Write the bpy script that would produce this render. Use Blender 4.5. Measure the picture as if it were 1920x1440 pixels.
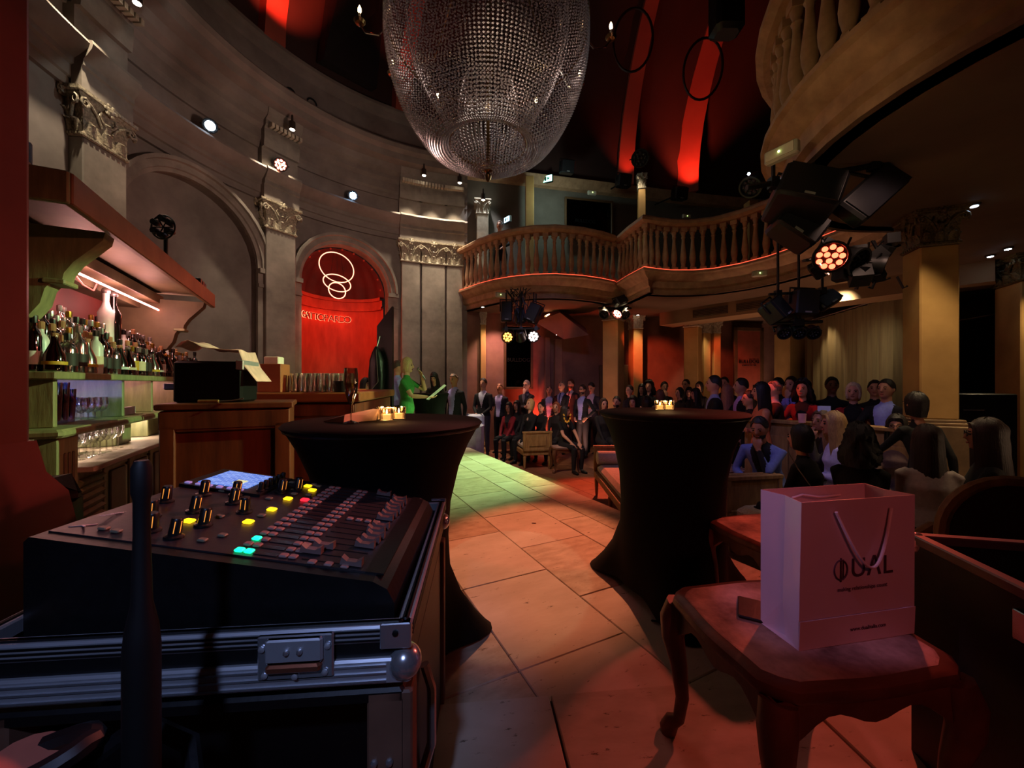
import bpy, bmesh, math, random
import numpy as np
from mathutils import Vector, Matrix
R = math.radians
random.seed(7)
scene = bpy.context.scene
for o in list(bpy.data.objects): bpy.data.objects.remove(o)
COL = scene.collection

# ------------------------------------------------------------------ camera
F_PX, EYE = 730.0, 1.27
cam_d = bpy.data.cameras.new('camera'); cam = bpy.data.objects.new('camera', cam_d); COL.objects.link(cam)
cam.location = (0, 0, EYE); cam.rotation_euler = (R(90), 0, 0)
cam_d.sensor_width = 36.0; cam_d.lens = F_PX / 1920 * 36.0; cam_d.clip_start = .02; cam_d.clip_end = 200
scene.camera = cam
def W(u, v, Y): return Vector(((u - 960) / F_PX * Y, Y, EYE + (720 - v) / F_PX * Y))
def WX(u, Y): return (u - 960) / F_PX * Y
# ------------------------------------------------------------------ world + exposure
world = bpy.data.worlds.new('night'); scene.world = world; world.use_nodes = True
world.node_tree.nodes['Background'].inputs[0].default_value = (1.0, .62, .5, 1)
world.node_tree.nodes['Background'].inputs[1].default_value = .009
vs = scene.view_settings; vs.view_transform = 'Standard'; vs.look = 'None'; vs.gamma = 1; vs.use_curve_mapping = False
vs.exposure = 0.0
# ------------------------------------------------------------------ light of the hall (house lamps, stage lamps, added fills)
GAIN = 1.0
def spot(name, loc, tgt, watt, col, ang=50, blend=.5, size=.05):
    d = bpy.data.lights.new(name, 'SPOT'); d.energy = watt * GAIN; d.color = col; d.spot_size = R(ang); d.spot_blend = blend
    d.shadow_soft_size = size
    o = bpy.data.objects.new(name, d); COL.objects.link(o); o.location = loc
    o.rotation_euler = (Vector(tgt) - Vector(loc)).to_track_quat('-Z', 'Y').to_euler(); return o
def point(name, loc, watt, col, size=.05):
    d = bpy.data.lights.new(name, 'POINT'); d.energy = watt * GAIN; d.color = col; d.shadow_soft_size = size
    o = bpy.data.objects.new(name, d); COL.objects.link(o); o.location = loc; return o
WARM, RED, GREENW, VIO, COOL, PINK = (1, .72, .42), (1, .10, .05), (.62, 1, .42), (.35, .3, 1), (.75, .9, 1), (1, .35, .3)
ZLO = -.35
NX, NY = -.44 + 4.42 * math.cos(math.radians(132.65)), 4.78 + 4.42 * math.sin(math.radians(132.65))
# stage
spot('key_speaker', (2.4, 3.3, 2.75), (-1.5, 6.3, .95), 300, GREENW, 34, .5, .04)
spot('aisle_green', (1.8, 7.5, 2.9), (-.55, 5.75, 0), 1500, (.6, 1, .42), 46, .75, .04)
spot('aisle_orange', (.8, 7.5, 4.5), (.2, 3.1, 0), 1750, (1, .27, .12), 17, .55, .04)
spot('aisle_pale', (.6, 7.5, 4.5), (-.02, 2.65, 0), 210, (1, .8, .52), 9.5, .06, .02)
spot('front_red', (2.5, 2.9, 2.2), (.2, 1.7, 0), 165, (1, .12, .075), 80, .6, .05)
spot('pillar_red', (2.4, 2.7, 2.3), (-1.8, 1.2, 1.6), 150, (1, .12, .1), 34, .8, .05)
spot('lower_floor_red', (1.9, 7.55, 2.5), (1.3, 5.5, ZLO), 700, (1, .15, .06), 42, .5, .05)
spot('bar_green', (2.5, 4.2, 2.95), (-2.95, 2.8, .9), 1100, (.66, 1, .46), 24, .3, .03)
spot('bar_red', (3.0, 1.6, 2.75), (-1.6, 3.0, 1.0), 230, (1, .24, .15), 42, .6, .06)
spot('rear_red', (.9, -2.0, 3.2), (.85, 1.2, .5), 62, (1, .16, .17), 30, .7, .1)
spot('side_violet', (-1.35, .55, 2.9), (.78, 1.2, .78), 75, (.66, .42, 1), 10, .5, .03)
spot('desk_blue', (-.2, -.6, 2.2), (-.55, .85, .75), 60, (.4, .52, 1), 34, .7, .05)
spot('desk_red', (1.2, 3.3, 2.9), (-.75, 1.05, .9), 420, (1, .25, .2), 17, .9, .04)
spot('crowd_violet', (1.6, 3.0, 2.9), (2.9, 5.2, .6), 55, (.5, .4, 1), 70, .7, .05)
spot('crowd_warm_fill', (2.6, 2.6, 2.9), (3.4, 4.6, .5), 26, (1, .6, .45), 90, .8, .1)  # added dim fill for the faces, no lamp there
spot('crowd_violet_far', (.9, 5.0, 3.6), (.9, 8.9, .6), 80, (.5, .42, 1), 60, .7, .05)
spot('crowd_red', (1.9, 5.7, 3.35), (3.5, 5.25, 1.12), 330, (1, .1, .03), 16, .5, .03)
spot('bench_warm', (-.2, 5.2, 3.4), (.9, 7.7, .2), 240, (1, .72, .5), 38, .6, .05)
# red washes on the back wall, with added bounce fills
spot('wall_red_patch', (2.2, 7.8, 2.55), (3.8, 10.4, 1.75), 420, (1, .12, .05), 32, .8, .05)
spot('wall_red_low', (.75, 9.25, ZLO + .3), (.95, 9.85, .9), 200, (1, .09, .035), 120, .8, .05)
spot('wall_pink', (-.35, 8.95, 2.92), (-.35, 9.6, 1.2), 190, (1, .5, .42), 80, .9, .05)
spot('soffit_bounce_fill', (1.5, 8.3, -.2), (1.2, 8.6, 3.0), 90, (1, .42, .3), 120, .9, .2)  # added in place of light bounced up to the soffit
spot('soffit_bounce_fill', (4.6, 7.6, -.2), (4.8, 7.8, 3.0), 130, (1, .5, .3), 120, .9, .2)  # same added bounce for the beam side, no lamp body
point('right_bounce_fill', (4.3, 2.2, .9), 8, (1, .62, .36), .2)  # added for bounced light under the near balcony, not a lamp
spot('panel_red', (5.2, 9.6, 2.9), (5.85, 10.5, 1.6), 60, (1, .14, .06), 60, .7, .05)
spot('panel_side', (6.35, 9.7, .2), (6.5, 10.6, 1.5), 70, (1, .6, .45), 70, .7, .05)
# niche
point('niche_red', (NX - .05, NY - .1, 3.0), 30, (1, .14, .06), .15)
spot('niche_red_front', (NX + .55, NY - .65, 3.55), (NX - .45, NY + .5, 1.6), 110, (1, .12, .05), 90, .7, .1)
# vault ribs
for p, t_, w_ in (((-3.45, 6.2, 7.35), (-4.0, 6.65, 8.4), 260), ((2.95, 9.9, 6.5), (2.98, 9.8, 8), 45), ((4.65, 10.2, 6.3), (4.82, 9.95, 9.5), 260), ((-2.2, 8.1, 7.3), (-1.8, 7.7, 10), 50), ((9.2, 1.6, 6.5), (8.6, 1.8, 9), 160)):
    spot('rib_red', p, t_, w_, (1, .1, .05), 90, .8, .04)
# house downlights, and added fill spots for wall and balcony
for u_, r_ in ((182, .52), (522, .52), (769, .52), (812, .52), (852, .52)):
    k = (u_ - 960) / F_PX; a_ = k * k + 1; b_ = -2 * (k * -.44 + 4.78); c_ = .44 ** 2 + 4.78 ** 2 - (4.42 - r_) ** 2; t_ = (-b_ + math.sqrt(b_ * b_ - 4 * a_ * c_)) / (2 * a_)
    spot('pilaster_down', (k * t_, t_, 5.85), (k * t_ * 1.05, t_ * 1.05, 2.6), 400 if u_ > 600 else 520, (1, .84, .6), 50, .7, .03)
spot('wall_fill', (-.6, 4.6, 3.6), (-3.6, 7.2, 4.2), 185, (1, .68, .56), 110, .8, .3)  # added fill on the round wall, no lamp hangs here
for x_, y_, w_ in ((3.9, 3.6, 70), (4.05, 3.35, 60), (4.75, 3.75, 50), (6.6, 4.85, 110), (4.05, 9.1, 100), (4.5, 9.1, 100), (5.0, 10.0, 80), (2.0, 8.35, 110), (2.45, 8.35, 110), (3.15, 9.55, 60), (-.68, 9.1, 60), (.85, 9.25, 90), (1.15, 9.2, 80), (6.75, 8.6, 110), (6.2, 6.9, 80)):
    spot('soffit_down', (x_, y_, 2.97), (x_ + .02, y_ + .06, 0), w_, (1, .74, .4), 66, .7, .03)
spot('gallery_down', (-.6, 8.9, 6.2), (-.6, 9.25, 4), 150, (.9, .95, 1), 70, .7, .05)
spot('gallery_down', (2.9, 8.95, 6.3), (2.95, 9.2, 4), 60, (1, .85, .6), 60, .7, .05)
point('gallery_glow', (1.0, 8.9, 5.6), 20, (.7, 1, .9), .1)
spot('balcony_front', (-.3, 3.0, 4.6), (.9, 7.8, 3.7), 120, (1, .8, .56), 60, .8, .1)
spot('near_balcony_fill', (.6, 1.6, 2.4), (2.3, 3.2, 3.2), 22, (1, .72, .35), 60, .8, .1)  # added upward fill for the dark balcony underside
spot('curtain_wash', (5.6, 6.6, 2.8), (6.9, 8.0, 1.4), 70, (1, .85, .55), 90, .8, .1)
# bar strips
for s_ in (.7, 1.3, 1.9, 2.5): point('bar_strip', (-2.72 - .444 * s_ - .13, 2.3 + .896 * s_ - .06, 2.04), 7, (1, .45, .4), .05)
for s_ in (.3, 1.2, 1.9): point('shelf_strip', (-2.72 - .444 * s_ - .22, 2.3 + .896 * s_ - .11, 1.27), 4, (1, .4, .42), .03)
for s_ in (.5, 1.1, 1.8): point('worktop_strip', (-2.72 - .444 * s_ - .2, 2.3 + .896 * s_ - .1, .94), 4.5, (1, .7, .58), .03)
point('glass_blue', (-2.72 - .444 * .25 - .3, 2.3 + .896 * .25 - .15, 1.2), 13, (.2, .25, 1), .03)
# candles
point('candle_glow', (-.57, 1.8, 1.165), 1.2, (1, .66, .3), .02); point('candle_glow', (.98, 2.5, 1.165), .9, (1, .66, .3), .02)
# chandelier lamps
point('chandelier_core', (-.29, 4.72, 4.7), 6, (1, .86, .72), .2)
spot('crystal_side', (3.4, 6.8, 3.8), (-.2, 4.7, 4.8), 420, (.85, 1, .97), 40, .6, .05)
spot('crystal_red', (-3.4, 6.4, 5.2), (-.95, 4.2, 5.1), 700, (1, .16, .1), 14, .6, .05)
spot('crystal_front', (1.4, -1.0, 3.0), (-.3, 4.6, 4.7), 70, (1, .66, .75), 45, .7, .05)


# ------------------------------------------------------------------ materials
def lin(h):
    h = h.lstrip('#'); v = [int(h[i:i + 2], 16) / 255 for i in (0, 2, 4)]
    return tuple(((c + .055) / 1.055) ** 2.4 if c > .04045 else c / 12.92 for c in v)
_M = {}
def mat(key, hexcol='#888888', rough=.6, metal=0, var=.25, scale=6, bump=0, spec=.4, stretch=None, col2=None, emit=None, es=0, coat=0, detail=4):
    if key in _M: return _M[key]
    m = bpy.data.materials.new(key); m.use_nodes = True; nt = m.node_tree; b = nt.nodes['Principled BSDF']
    c = lin(hexcol)
    b.inputs['Roughness'].default_value = rough; b.inputs['Metallic'].default_value = metal
    b.inputs['Specular IOR Level'].default_value = spec; b.inputs['Coat Weight'].default_value = coat
    tc = nt.nodes.new('ShaderNodeTexCoord'); mp = nt.nodes.new('ShaderNodeMapping'); nz = nt.nodes.new('ShaderNodeTexNoise')
    nt.links.new(tc.outputs['Object'], mp.inputs[0]); nt.links.new(mp.outputs[0], nz.inputs[0])
    if stretch: mp.inputs['Scale'].default_value = stretch
    nz.inputs['Scale'].default_value = scale; nz.inputs['Detail'].default_value = detail; nz.inputs['Roughness'].default_value = .6
    rp = nt.nodes.new('ShaderNodeValToRGB')
    rp.color_ramp.elements[0].position = .3; rp.color_ramp.elements[1].position = .7
    lo = lin(col2) if col2 else tuple(x * (1 - var) for x in c); hi = c if col2 else tuple(min(1, x * (1 + var)) for x in c)
    rp.color_ramp.elements[0].color = (*lo, 1); rp.color_ramp.elements[1].color = (*hi, 1)
    nt.links.new(nz.outputs[0], rp.inputs[0]); nt.links.new(rp.outputs[0], b.inputs['Base Color'])
    if bump:
        bp = nt.nodes.new('ShaderNodeBump'); bp.inputs['Strength'].default_value = bump; bp.inputs['Distance'].default_value = .02
        nt.links.new(nz.outputs[0], bp.inputs['Height']); nt.links.new(bp.outputs[0], b.inputs['Normal'])
    if emit:
        b.inputs['Emission Color'].default_value = (*lin(emit), 1); b.inputs['Emission Strength'].default_value = es
    _M[key] = m; return m
def glassmat(key, hexcol='#ffffff', rough=.03, tint=.9, gloss=.14):
    if key in _M: return _M[key]
    m = bpy.data.materials.new(key); m.use_nodes = True; nt = m.node_tree
    for n in list(nt.nodes): nt.nodes.remove(n)
    out = nt.nodes.new('ShaderNodeOutputMaterial'); mx = nt.nodes.new('ShaderNodeMixShader')
    tr = nt.nodes.new('ShaderNodeBsdfTransparent'); gl = nt.nodes.new('ShaderNodeBsdfGlossy'); lw = nt.nodes.new('ShaderNodeLayerWeight')
    c = lin(hexcol); tr.inputs[0].default_value = (*[x * tint for x in c], 1); gl.inputs[0].default_value = (1, 1, 1, 1); gl.inputs[1].default_value = rough
    lw.inputs[0].default_value = .35
    ma = nt.nodes.new('ShaderNodeMath'); ma.operation = 'MULTIPLY_ADD'; ma.inputs[1].default_value = .75; ma.inputs[2].default_value = gloss
    nt.links.new(lw.outputs['Fresnel'], ma.inputs[0]); nt.links.new(ma.outputs[0], mx.inputs[0])
    nt.links.new(tr.outputs[0], mx.inputs[1]); nt.links.new(gl.outputs[0], mx.inputs[2]); nt.links.new(mx.outputs[0], out.inputs[0])
    _M[key] = m; return m
def emat(key, hexcol, es): return mat(key, hexcol, emit=hexcol, es=es, var=.02)

STONE = mat('aged_stone', '#8d8175', .75, var=.3, scale=2.2, bump=.25, col2='#5f564d')
STONEW = mat('pale_stone', '#b5a892', .6, var=.3, scale=5, bump=.25, col2='#857a68')
STONED = mat('plaster_wall', '#7d7068', .85, scale=1.6, bump=.15, col2='#5d524c')
OCHRE = mat('ochre_plaster', '#b08a52', .75, scale=2.0, bump=.12, col2='#93703f')
BROWNW = mat('rose_plaster', '#8a6252', .8, scale=1.8, bump=.18, col2='#6c4a40')
CAPM = mat('carved_capital', '#a3957c', .5, scale=18, bump=.4, col2='#4f4536')
CAPD = mat('dark_gilt_capital', '#7b6a44', .45, scale=18, bump=.4, col2='#33291a')
BALU = mat('baluster_stone', '#b08a68', .65, scale=7, bump=.2, col2='#8a684c')
CEILM = mat('soffit_plaster', '#6a5240', .85, scale=1.4, bump=.1, col2='#584434')
DOMEM = mat('dome_plaster', '#3c221d', .9, scale=.8, bump=.1, col2='#2f1a16')
def tilemat(key, a, b, sc):
    m = mat(key, a, .72, scale=sc, bump=.2, col2=b, stretch=(1, 2.2, 1), spec=.2); nt = m.node_tree; bs = nt.nodes['Principled BSDF']
    rp = [n for n in nt.nodes if n.type == 'VALTORGB'][0]; tc = [n for n in nt.nodes if n.type == 'TEX_COORD'][0]
    mp = nt.nodes.new('ShaderNodeMapping'); mp.inputs['Scale'].default_value = (3, 9, 1); nz = nt.nodes.new('ShaderNodeTexNoise'); nz.inputs['Scale'].default_value = 3.5; nz.inputs['Detail'].default_value = 8; nz.inputs['Roughness'].default_value = .75
    r2 = nt.nodes.new('ShaderNodeValToRGB'); r2.color_ramp.elements[0].position = .34; r2.color_ramp.elements[0].color = (.22, .18, .14, 1); r2.color_ramp.elements[1].position = .39; r2.color_ramp.elements[1].color = (1, 1, 1, 1)
    mx = nt.nodes.new('ShaderNodeMix'); mx.data_type = 'RGBA'; mx.blend_type = 'MULTIPLY'; mx.inputs[0].default_value = 1
    nt.links.new(tc.outputs['Object'], mp.inputs[0]); nt.links.new(mp.outputs[0], nz.inputs[0]); nt.links.new(nz.outputs[0], r2.inputs[0]); nt.links.new(rp.outputs[0], mx.inputs[6]); nt.links.new(r2.outputs[0], mx.inputs[7]); nt.links.new(mx.outputs[2], bs.inputs['Base Color']); return m
TILEM, TILE2, TILE3 = tilemat('travertine', '#c8bba6', '#a89a84', 3.2), tilemat('travertine_pitted', '#c0b199', '#a09078', 7), tilemat('travertine_smooth', '#cabfad', '#b3a590', 2)
JOINT = mat('dark_joint', '#2a211a', .9)
TERRA = mat('terracotta', '#8a5a40', .5, scale=4, bump=.15, col2='#6a4432')
WOODR = mat('red_wood', '#77381f', .5, scale=3, bump=.12, col2='#441c0f', stretch=(3, 3, .4))
OAK = mat('pale_oak', '#a5804f', .5, scale=5, bump=.15, col2='#7a5a34', stretch=(4, 4, .8))
OLIVE = mat('green_lit_wood', '#8f9468', .5, scale=5, bump=.15, col2='#6e7350', stretch=(4, 4, .7))  # green stage light on the bar wood is put into this colour
OLIVED = mat('dark_olive_wood', '#6d6448', .6, scale=4, bump=.1, col2='#574e38')  # darker copy of the same tinted wood
BLACK = mat('black_metal', '#0c0c0d', .45, var=.3)
BLACKP = mat('black_plastic', '#101012', .38, var=.2, scale=40, bump=.05)
CLOTHB = mat('black_stretch_cloth', '#060607', .8, scale=60, bump=.03, spec=.15)
ALU = mat('aluminium', '#b9bcc2', .42, .65, var=.08, scale=8, stretch=(1, 30, 1), bump=.04)
CHROME = mat('chrome', '#c9ccd2', .22, .85, var=.04)
FABRIC = mat('linen', '#a89a88', .9, scale=70, bump=.12)
GLASS = glassmat('clear_glass')
CRYS = glassmat('crystal', '#f3e8e2', .12, .8, .42)

# ------------------------------------------------------------------ mesh helpers
class MB:
    def __init__(s): s.v = []; s.f = []; s.mi = []
    def add(s, vs_, fs_, mi=0):
        b = len(s.v); s.v += [tuple(p) for p in vs_]; s.f += [tuple(i + b for i in f) for f in fs_]; s.mi += [mi] * len(fs_); return s
    def box(s, c, d, rz=0, mi=0, rx=0, ry=0, bev=0):
        x, y, z = d[0] / 2, d[1] / 2, d[2] / 2; m = Matrix.Rotation(rz, 3, 'Z') @ Matrix.Rotation(ry, 3, 'Y') @ Matrix.Rotation(rx, 3, 'X'); c = Vector(c)
        if not bev:
            P = [(i, j, k) for k in (-z, z) for j in (-y, y) for i in (-x, x)]
            return s.add([m @ Vector(p) + c for p in P], [(0, 2, 3, 1), (4, 5, 7, 6), (0, 1, 5, 4), (2, 6, 7, 3), (0, 4, 6, 2), (1, 3, 7, 5)], mi)
        b = min(bev, x * .9, y * .9, z * .9); P = []
        for (zz, ins) in ((-z, b), (-z + b, 0), (z - b, 0), (z, b)):
            X, Y = x - ins, y - ins
            P += [(-X + b, -Y, zz), (X - b, -Y, zz), (X, -Y + b, zz), (X, Y - b, zz), (X - b, Y, zz), (-X + b, Y, zz), (-X, Y - b, zz), (-X, -Y + b, zz)]
        fs = [tuple(range(7, -1, -1)), tuple(range(24, 32))]
        for l in range(3):
            for i in range(8): j = (i + 1) % 8; fs.append((l * 8 + i, l * 8 + j, l * 8 + 8 + j, l * 8 + 8 + i))
        return s.add([m @ Vector(p) + c for p in P], fs, mi)
    def loft(s, rings, mi=0, cap=True, closed=True):
        n = len(rings[0]); vs_ = [p for r in rings for p in r]; fs = []
        for a in range(len(rings) - 1):
            for i in range(n if closed else n - 1):
                j = (i + 1) % n; fs.append((a * n + i, a * n + j, a * n + n + j, a * n + n + i))
        if cap: fs.append(tuple(range(n - 1, -1, -1))); fs.append(tuple(range((len(rings) - 1) * n, len(rings) * n)))
        return s.add(vs_, fs, mi)
    def lathe(s, prof, c=(0, 0, 0), n=16, mi=0, axis=None, cap=True):
        m = Matrix.Identity(3) if axis is None else Vector(axis).normalized().to_track_quat('Z', 'Y').to_matrix(); c = Vector(c)
        return s.loft([[m @ Vector((r * math.cos(2 * math.pi * i / n), r * math.sin(2 * math.pi * i / n), z)) + c for i in range(n)] for r, z in prof], mi, cap)
    def tube(s, pts, r, n=8, mi=0, cap=True, closed=False):
        pts = [Vector(p) for p in pts]; rings = []; N = len(pts); up = None
        for i, p in enumerate(pts):
            t = ((pts[(i + 1) % N] if closed else pts[min(i + 1, N - 1)]) - (pts[i - 1] if (closed or i) else pts[0])).normalized()
            if up is None: up = t.orthogonal().normalized()
            up = (up - t * up.dot(t)); up = up.normalized() if up.length > 1e-6 else t.orthogonal().normalized(); w = t.cross(up)
            rr = r[i] if isinstance(r, (list, tuple)) else r
            rings.append([p + (up * math.cos(2 * math.pi * k / n) + w * math.sin(2 * math.pi * k / n)) * rr for k in range(n)])
        if closed: rings.append(rings[0]); cap = False
        return s.loft(rings, mi, cap)
    def ball(s, c, r, n=12, m=7, mi=0, M3=None):
        rr = r if isinstance(r, (tuple, list)) else (r, r, r); c = Vector(c); rings = []
        for j in range(m + 1):
            a = math.pi * (j / m); sa = max(math.sin(a), .02)
            ring = [Vector((rr[0] * sa * math.cos(2 * math.pi * i / n), rr[1] * sa * math.sin(2 * math.pi * i / n), -rr[2] * math.cos(a))) for i in range(n)]
            rings.append([(M3 @ p if M3 else p) + c for p in ring])
        return s.loft(rings, mi)
    def prism(s, poly, z0, z1, mi=0):
        return s.loft([[(x, y, z0) for x, y in poly], [(x, y, z1) for x, y in poly]], mi)
    def mesh(s, name, mats, smooth=35):
        me = bpy.data.meshes.new(name); me.from_pydata(s.v, [], s.f)
        for m in (mats if isinstance(mats, (list, tuple)) else [mats]): me.materials.append(m)
        if any(s.mi): me.polygons.foreach_set('material_index', s.mi)
        bm = bmesh.new(); bm.from_mesh(me); bmesh.ops.recalc_face_normals(bm, faces=bm.faces); bm.to_mesh(me); bm.free()
        if smooth: me.shade_smooth(); me.set_sharp_from_angle(angle=R(smooth))
        me.update(); return me
    def build(s, name, mats, parent=None, smooth=35, **k): return put(name, s.mesh(name, mats, smooth), parent, **k)
def put(name, me, parent=None, loc=(0, 0, 0), rz=0, scale=None, label=None, cat=None, group=None, kind=None, rot=None):
    o = bpy.data.objects.new(name, me); COL.objects.link(o); o.location = loc; o.rotation_euler = rot if rot else (0, 0, rz)
    if scale: o.scale = scale if isinstance(scale, (tuple, list)) else (scale,) * 3
    if parent: o.parent = parent
    return tag(o, label, cat, group, kind)
def tag(o, label=None, cat=None, group=None, kind=None):
    for k, v in (('label', label), ('category', cat), ('group', group), ('kind', kind)):
        if v: o[k] = v
    return o
def thing(name, label, cat, loc=(0, 0, 0), rz=0, group=None, kind=None, rot=None):
    o = bpy.data.objects.new(name, None); COL.objects.link(o); o.location = loc; o.rotation_euler = rot if rot else (0, 0, rz); o.empty_display_size = .1
    return tag(o, label, cat, group, kind)
def copy_tree(o, parent=None):
    c = o.copy(); COL.objects.link(c); c.parent = parent
    for ch in list(o.children): copy_tree(ch, c)
    return c
def textmesh(name, txt, size, depth, m, parent=None, rot=(0, 0, 0), loc=(0, 0, 0), align='CENTER', space=1.0, **k):
    cu = bpy.data.curves.new(name, 'FONT'); cu.body = txt; cu.size = size; cu.extrude = depth; cu.align_x = align; cu.align_y = 'CENTER'; cu.space_character = space
    t = bpy.data.objects.new('t', cu); COL.objects.link(t); dg = bpy.context.evaluated_depsgraph_get(); dg.update()
    me = bpy.data.meshes.new_from_object(t.evaluated_get(dg)); bpy.data.objects.remove(t); me.name = name
    me.materials.clear(); me.materials.append(m)
    return put(name, me, parent, loc=loc, rot=rot, **k)
# =================================================================== STRUCTURE
ZL = -.35                                    # lower hall floor, two steps below the platform
D2, C2 = Vector((-.444, .896)), Vector((.896, .444))   # slab directions of the platform
def dc(d, c): return D2 * d + C2 * c
AD = math.atan2(C2.y, C2.x)
CX, CY, RW = -.44, 4.78, 4.42                # centre and radius of the round hall
def pol(a, r, z=0): return Vector((CX + r * math.cos(R(a)), CY + r * math.sin(R(a)), z))
def ang_of(u, r=RW - .06):                   # angle on the round wall for a picture column
    k = (u - 960) / F_PX; a = k * k + 1; b = -2 * (k * CX + CY); c = CX * CX + CY * CY - r * r
    t = (-b + math.sqrt(b * b - 4 * a * c)) / (2 * a); return math.degrees(math.atan2(t - CY, k * t - CX)) % 360

# ---- floors
fl = thing('floor', 'raised travertine platform running back through the hall', 'floor', (0, 0, 0), AD, kind='structure')
MB().box((.15, 3.0, -.195), (5.12, 9.0, .31)).build('floor_bed', JOINT, fl)
rows_c = [-2.42, -1.82, -1.215, -.61, -.005, .19, .795, 1.40, 2.0, 2.31, 2.70]
rnd = random.Random(3)
for i in range(len(rows_c) - 1):
    c0, c1 = rows_c[i], rows_c[i + 1]
    if c1 - c0 < .25: continue
    d = 1.53 - 4 * .76
    off = 0 if i % 2 == 0 else .38 * (i > 6)
    d += off
    while d < 7.45:
        d1 = min(d + .76, 7.46)
        g = .002 if rnd.random() < .6 else .0035
        MB().box(((c0 + c1) / 2, (d + d1) / 2, -.02 + rnd.uniform(-.002, .001)), (c1 - c0 - 2 * g, d1 - d - 2 * g, .04), bev=.004).build('slab', rnd.choice([TILEM, TILE2, TILE3]), fl, smooth=0)
        d += .76
fn = thing('floor', 'wide stone threshold slabs nearest the camera', 'floor', (0, 0, 0), R(5.9), kind='structure')
y0 = 1.545
MB().box((.4, .55, -.006), (4.6, 1.96, .02)).build('floor_bed', JOINT, fn)
for x0, x1, ya, yb in ((-1.9, -.9, .9, y0), (-.9, .31, 1.02, y0), (.315, 1.3, 1.0, y0), (1.305, 2.6, 1.0, y0), (-1.9, -.6, -.4, .895), (-.595, .325, -.4, 1.015), (.33, 1.5, -.4, .995), (1.505, 2.6, -.4, .995)):
    MB().box(((x0 + x1) / 2, (ya + yb) / 2, .008), (x1 - x0 - .005, yb - ya - .005, .024), bev=.004).build('slab', rnd.choice([TILE3, TILEM]), fn, smooth=0)
lo = thing('floor', 'lower terracotta floor of the seating area', 'floor', (0, 0, 0), kind='structure')
MB().box((3, 5.5, ZL - .06), (16, 18, .1)).build('floor_bed', JOINT, lo)
fl2 = thing('floor', 'reddish square tiles laid below the platform edge', 'floor', (0, 0, ZL), AD, kind='structure')
for i in range(16):
    for j in range(14):
        c, d = 2.72 + i * .42, .6 + j * .6
        p = C2 * c + D2 * d
        if p.y < 2.2 or p.x > 7.5: continue
        MB().box((c + .21, d + .3, -.005), (.414, .594, .02)).build('tile', TERRA, fl2, smooth=0)

# ---- round wall with two arches
wl = thing('wall_left', 'curved stone wall of the rotunda with tall arches', 'wall', kind='structure')
NIC, NIW, NIA = 132.65, 11.3, 4.12        # red niche: centre angle, half angle, apex height
BLC, BLW, BLA = 167.2, 13.2, 4.28
def arch_z(a, c, w, apex):
    t = abs(a - c) / w
    if t >= 1: return None
    rad = R(w) * RW; return apex - rad + rad * math.sqrt(max(0, 1 - t * t))
w = MB(); steps = []
a = 98.0
edges = sorted(set([round(98 + i * 1.0, 3) for i in range(125)] + [NIC - NIW, NIC + NIW, BLC - BLW, BLC + BLW] + [NIC - NIW + .25, NIC + NIW - .25, BLC - BLW + .25, BLC + BLW - .25]))
def strip(a0, a1, z00, z01, z1, r): w.add([pol(a0, r, z00), pol(a1, r, z01), pol(a1, r, z1), pol(a0, r, z1)], [(0, 1, 2, 3)])
for a0, a1 in zip(edges[:-1], edges[1:]):
    mid = (a0 + a1) / 2; z0 = z1 = ZL; arch = None
    for A in ((NIC, NIW, NIA, .9), (BLC, BLW, BLA, .14)):
        if abs(mid - A[0]) < A[1]: arch = A
    if arch:
        lo_ = arch[2] - R(arch[1]) * RW
        z0 = arch_z(a0, *arch[:3]); z1 = arch_z(a1, *arch[:3]); z0 = lo_ if z0 is None else z0; z1 = lo_ if z1 is None else z1
        dep = arch[3] if arch[3] < .5 else .22
        w.add([pol(a0, RW, z0), pol(a1, RW, z1), pol(a1, RW + dep, z1), pol(a0, RW + dep, z0)], [(0, 1, 2, 3)])
        if arch[3] < .5: strip(a0, a1, ZL, ZL, 5, RW + dep)
    strip(a0, a1, z0, z1, 6.4, RW)
for A in ((NIC, NIW, NIA, .22), (BLC, BLW, BLA, .14)):
    for s_ in (-1, 1):
        aa = A[0] + s_ * A[1]; lo_ = A[2] - R(A[1]) * RW
        w.add([pol(aa, RW, ZL), pol(aa, RW + A[3], ZL), pol(aa, RW + A[3], lo_), pol(aa, RW, lo_)], [(0, 1, 2, 3)])
w.build('wall_face', STONED, wl, smooth=20)
def arc_sweep(prof, a0, a1, name, m, par, step=1.5):
    n = max(2, int(abs(a1 - a0) / step) + 1); q = MB()
    rings = [[pol(a0 + (a1 - a0) * i / (n - 1), RW - off, z) for off, z in prof] for i in range(n)]
    q.loft(rings); return q.build(name, m, par, smooth=25)
# mouldings: lower entablature, upper cornice, drum band
ENT1 = [(-.05, 4.47), (.05, 4.47), (.05, 4.57), (.08, 4.58), (.08, 4.70), (.11, 4.72), (.11, 4.78), (.16, 4.82), (.24, 4.90), (.26, 4.95), (.24, 4.99), (-.05, 4.99)]
ENT2 = [(-.05, 5.36), (.04, 5.36), (.05, 5.46), (.09, 5.5), (.09, 5.66), (.16, 5.72), (.16, 5.80), (.26, 5.86), (.3, 5.98), (.46, 6.02), (.48, 6.14), (.56, 6.2), (.58, 6.28), (.55, 6.32), (-.05, 6.32)]
DRUM = [(-.1, 6.3), (.12, 6.3), (.12, 7.0), (.17, 7.03), (.2, 7.12), (.26, 7.16), (.26, 7.22), (-.1, 7.22)]
arc_sweep(ENT1, 98, 222, 'lower_cornice', STONED, wl); arc_sweep(ENT2, 98, 222, 'upper_cornice', STONED, wl); arc_sweep(DRUM, 94, 222, 'drum_band', STONED, wl)
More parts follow.
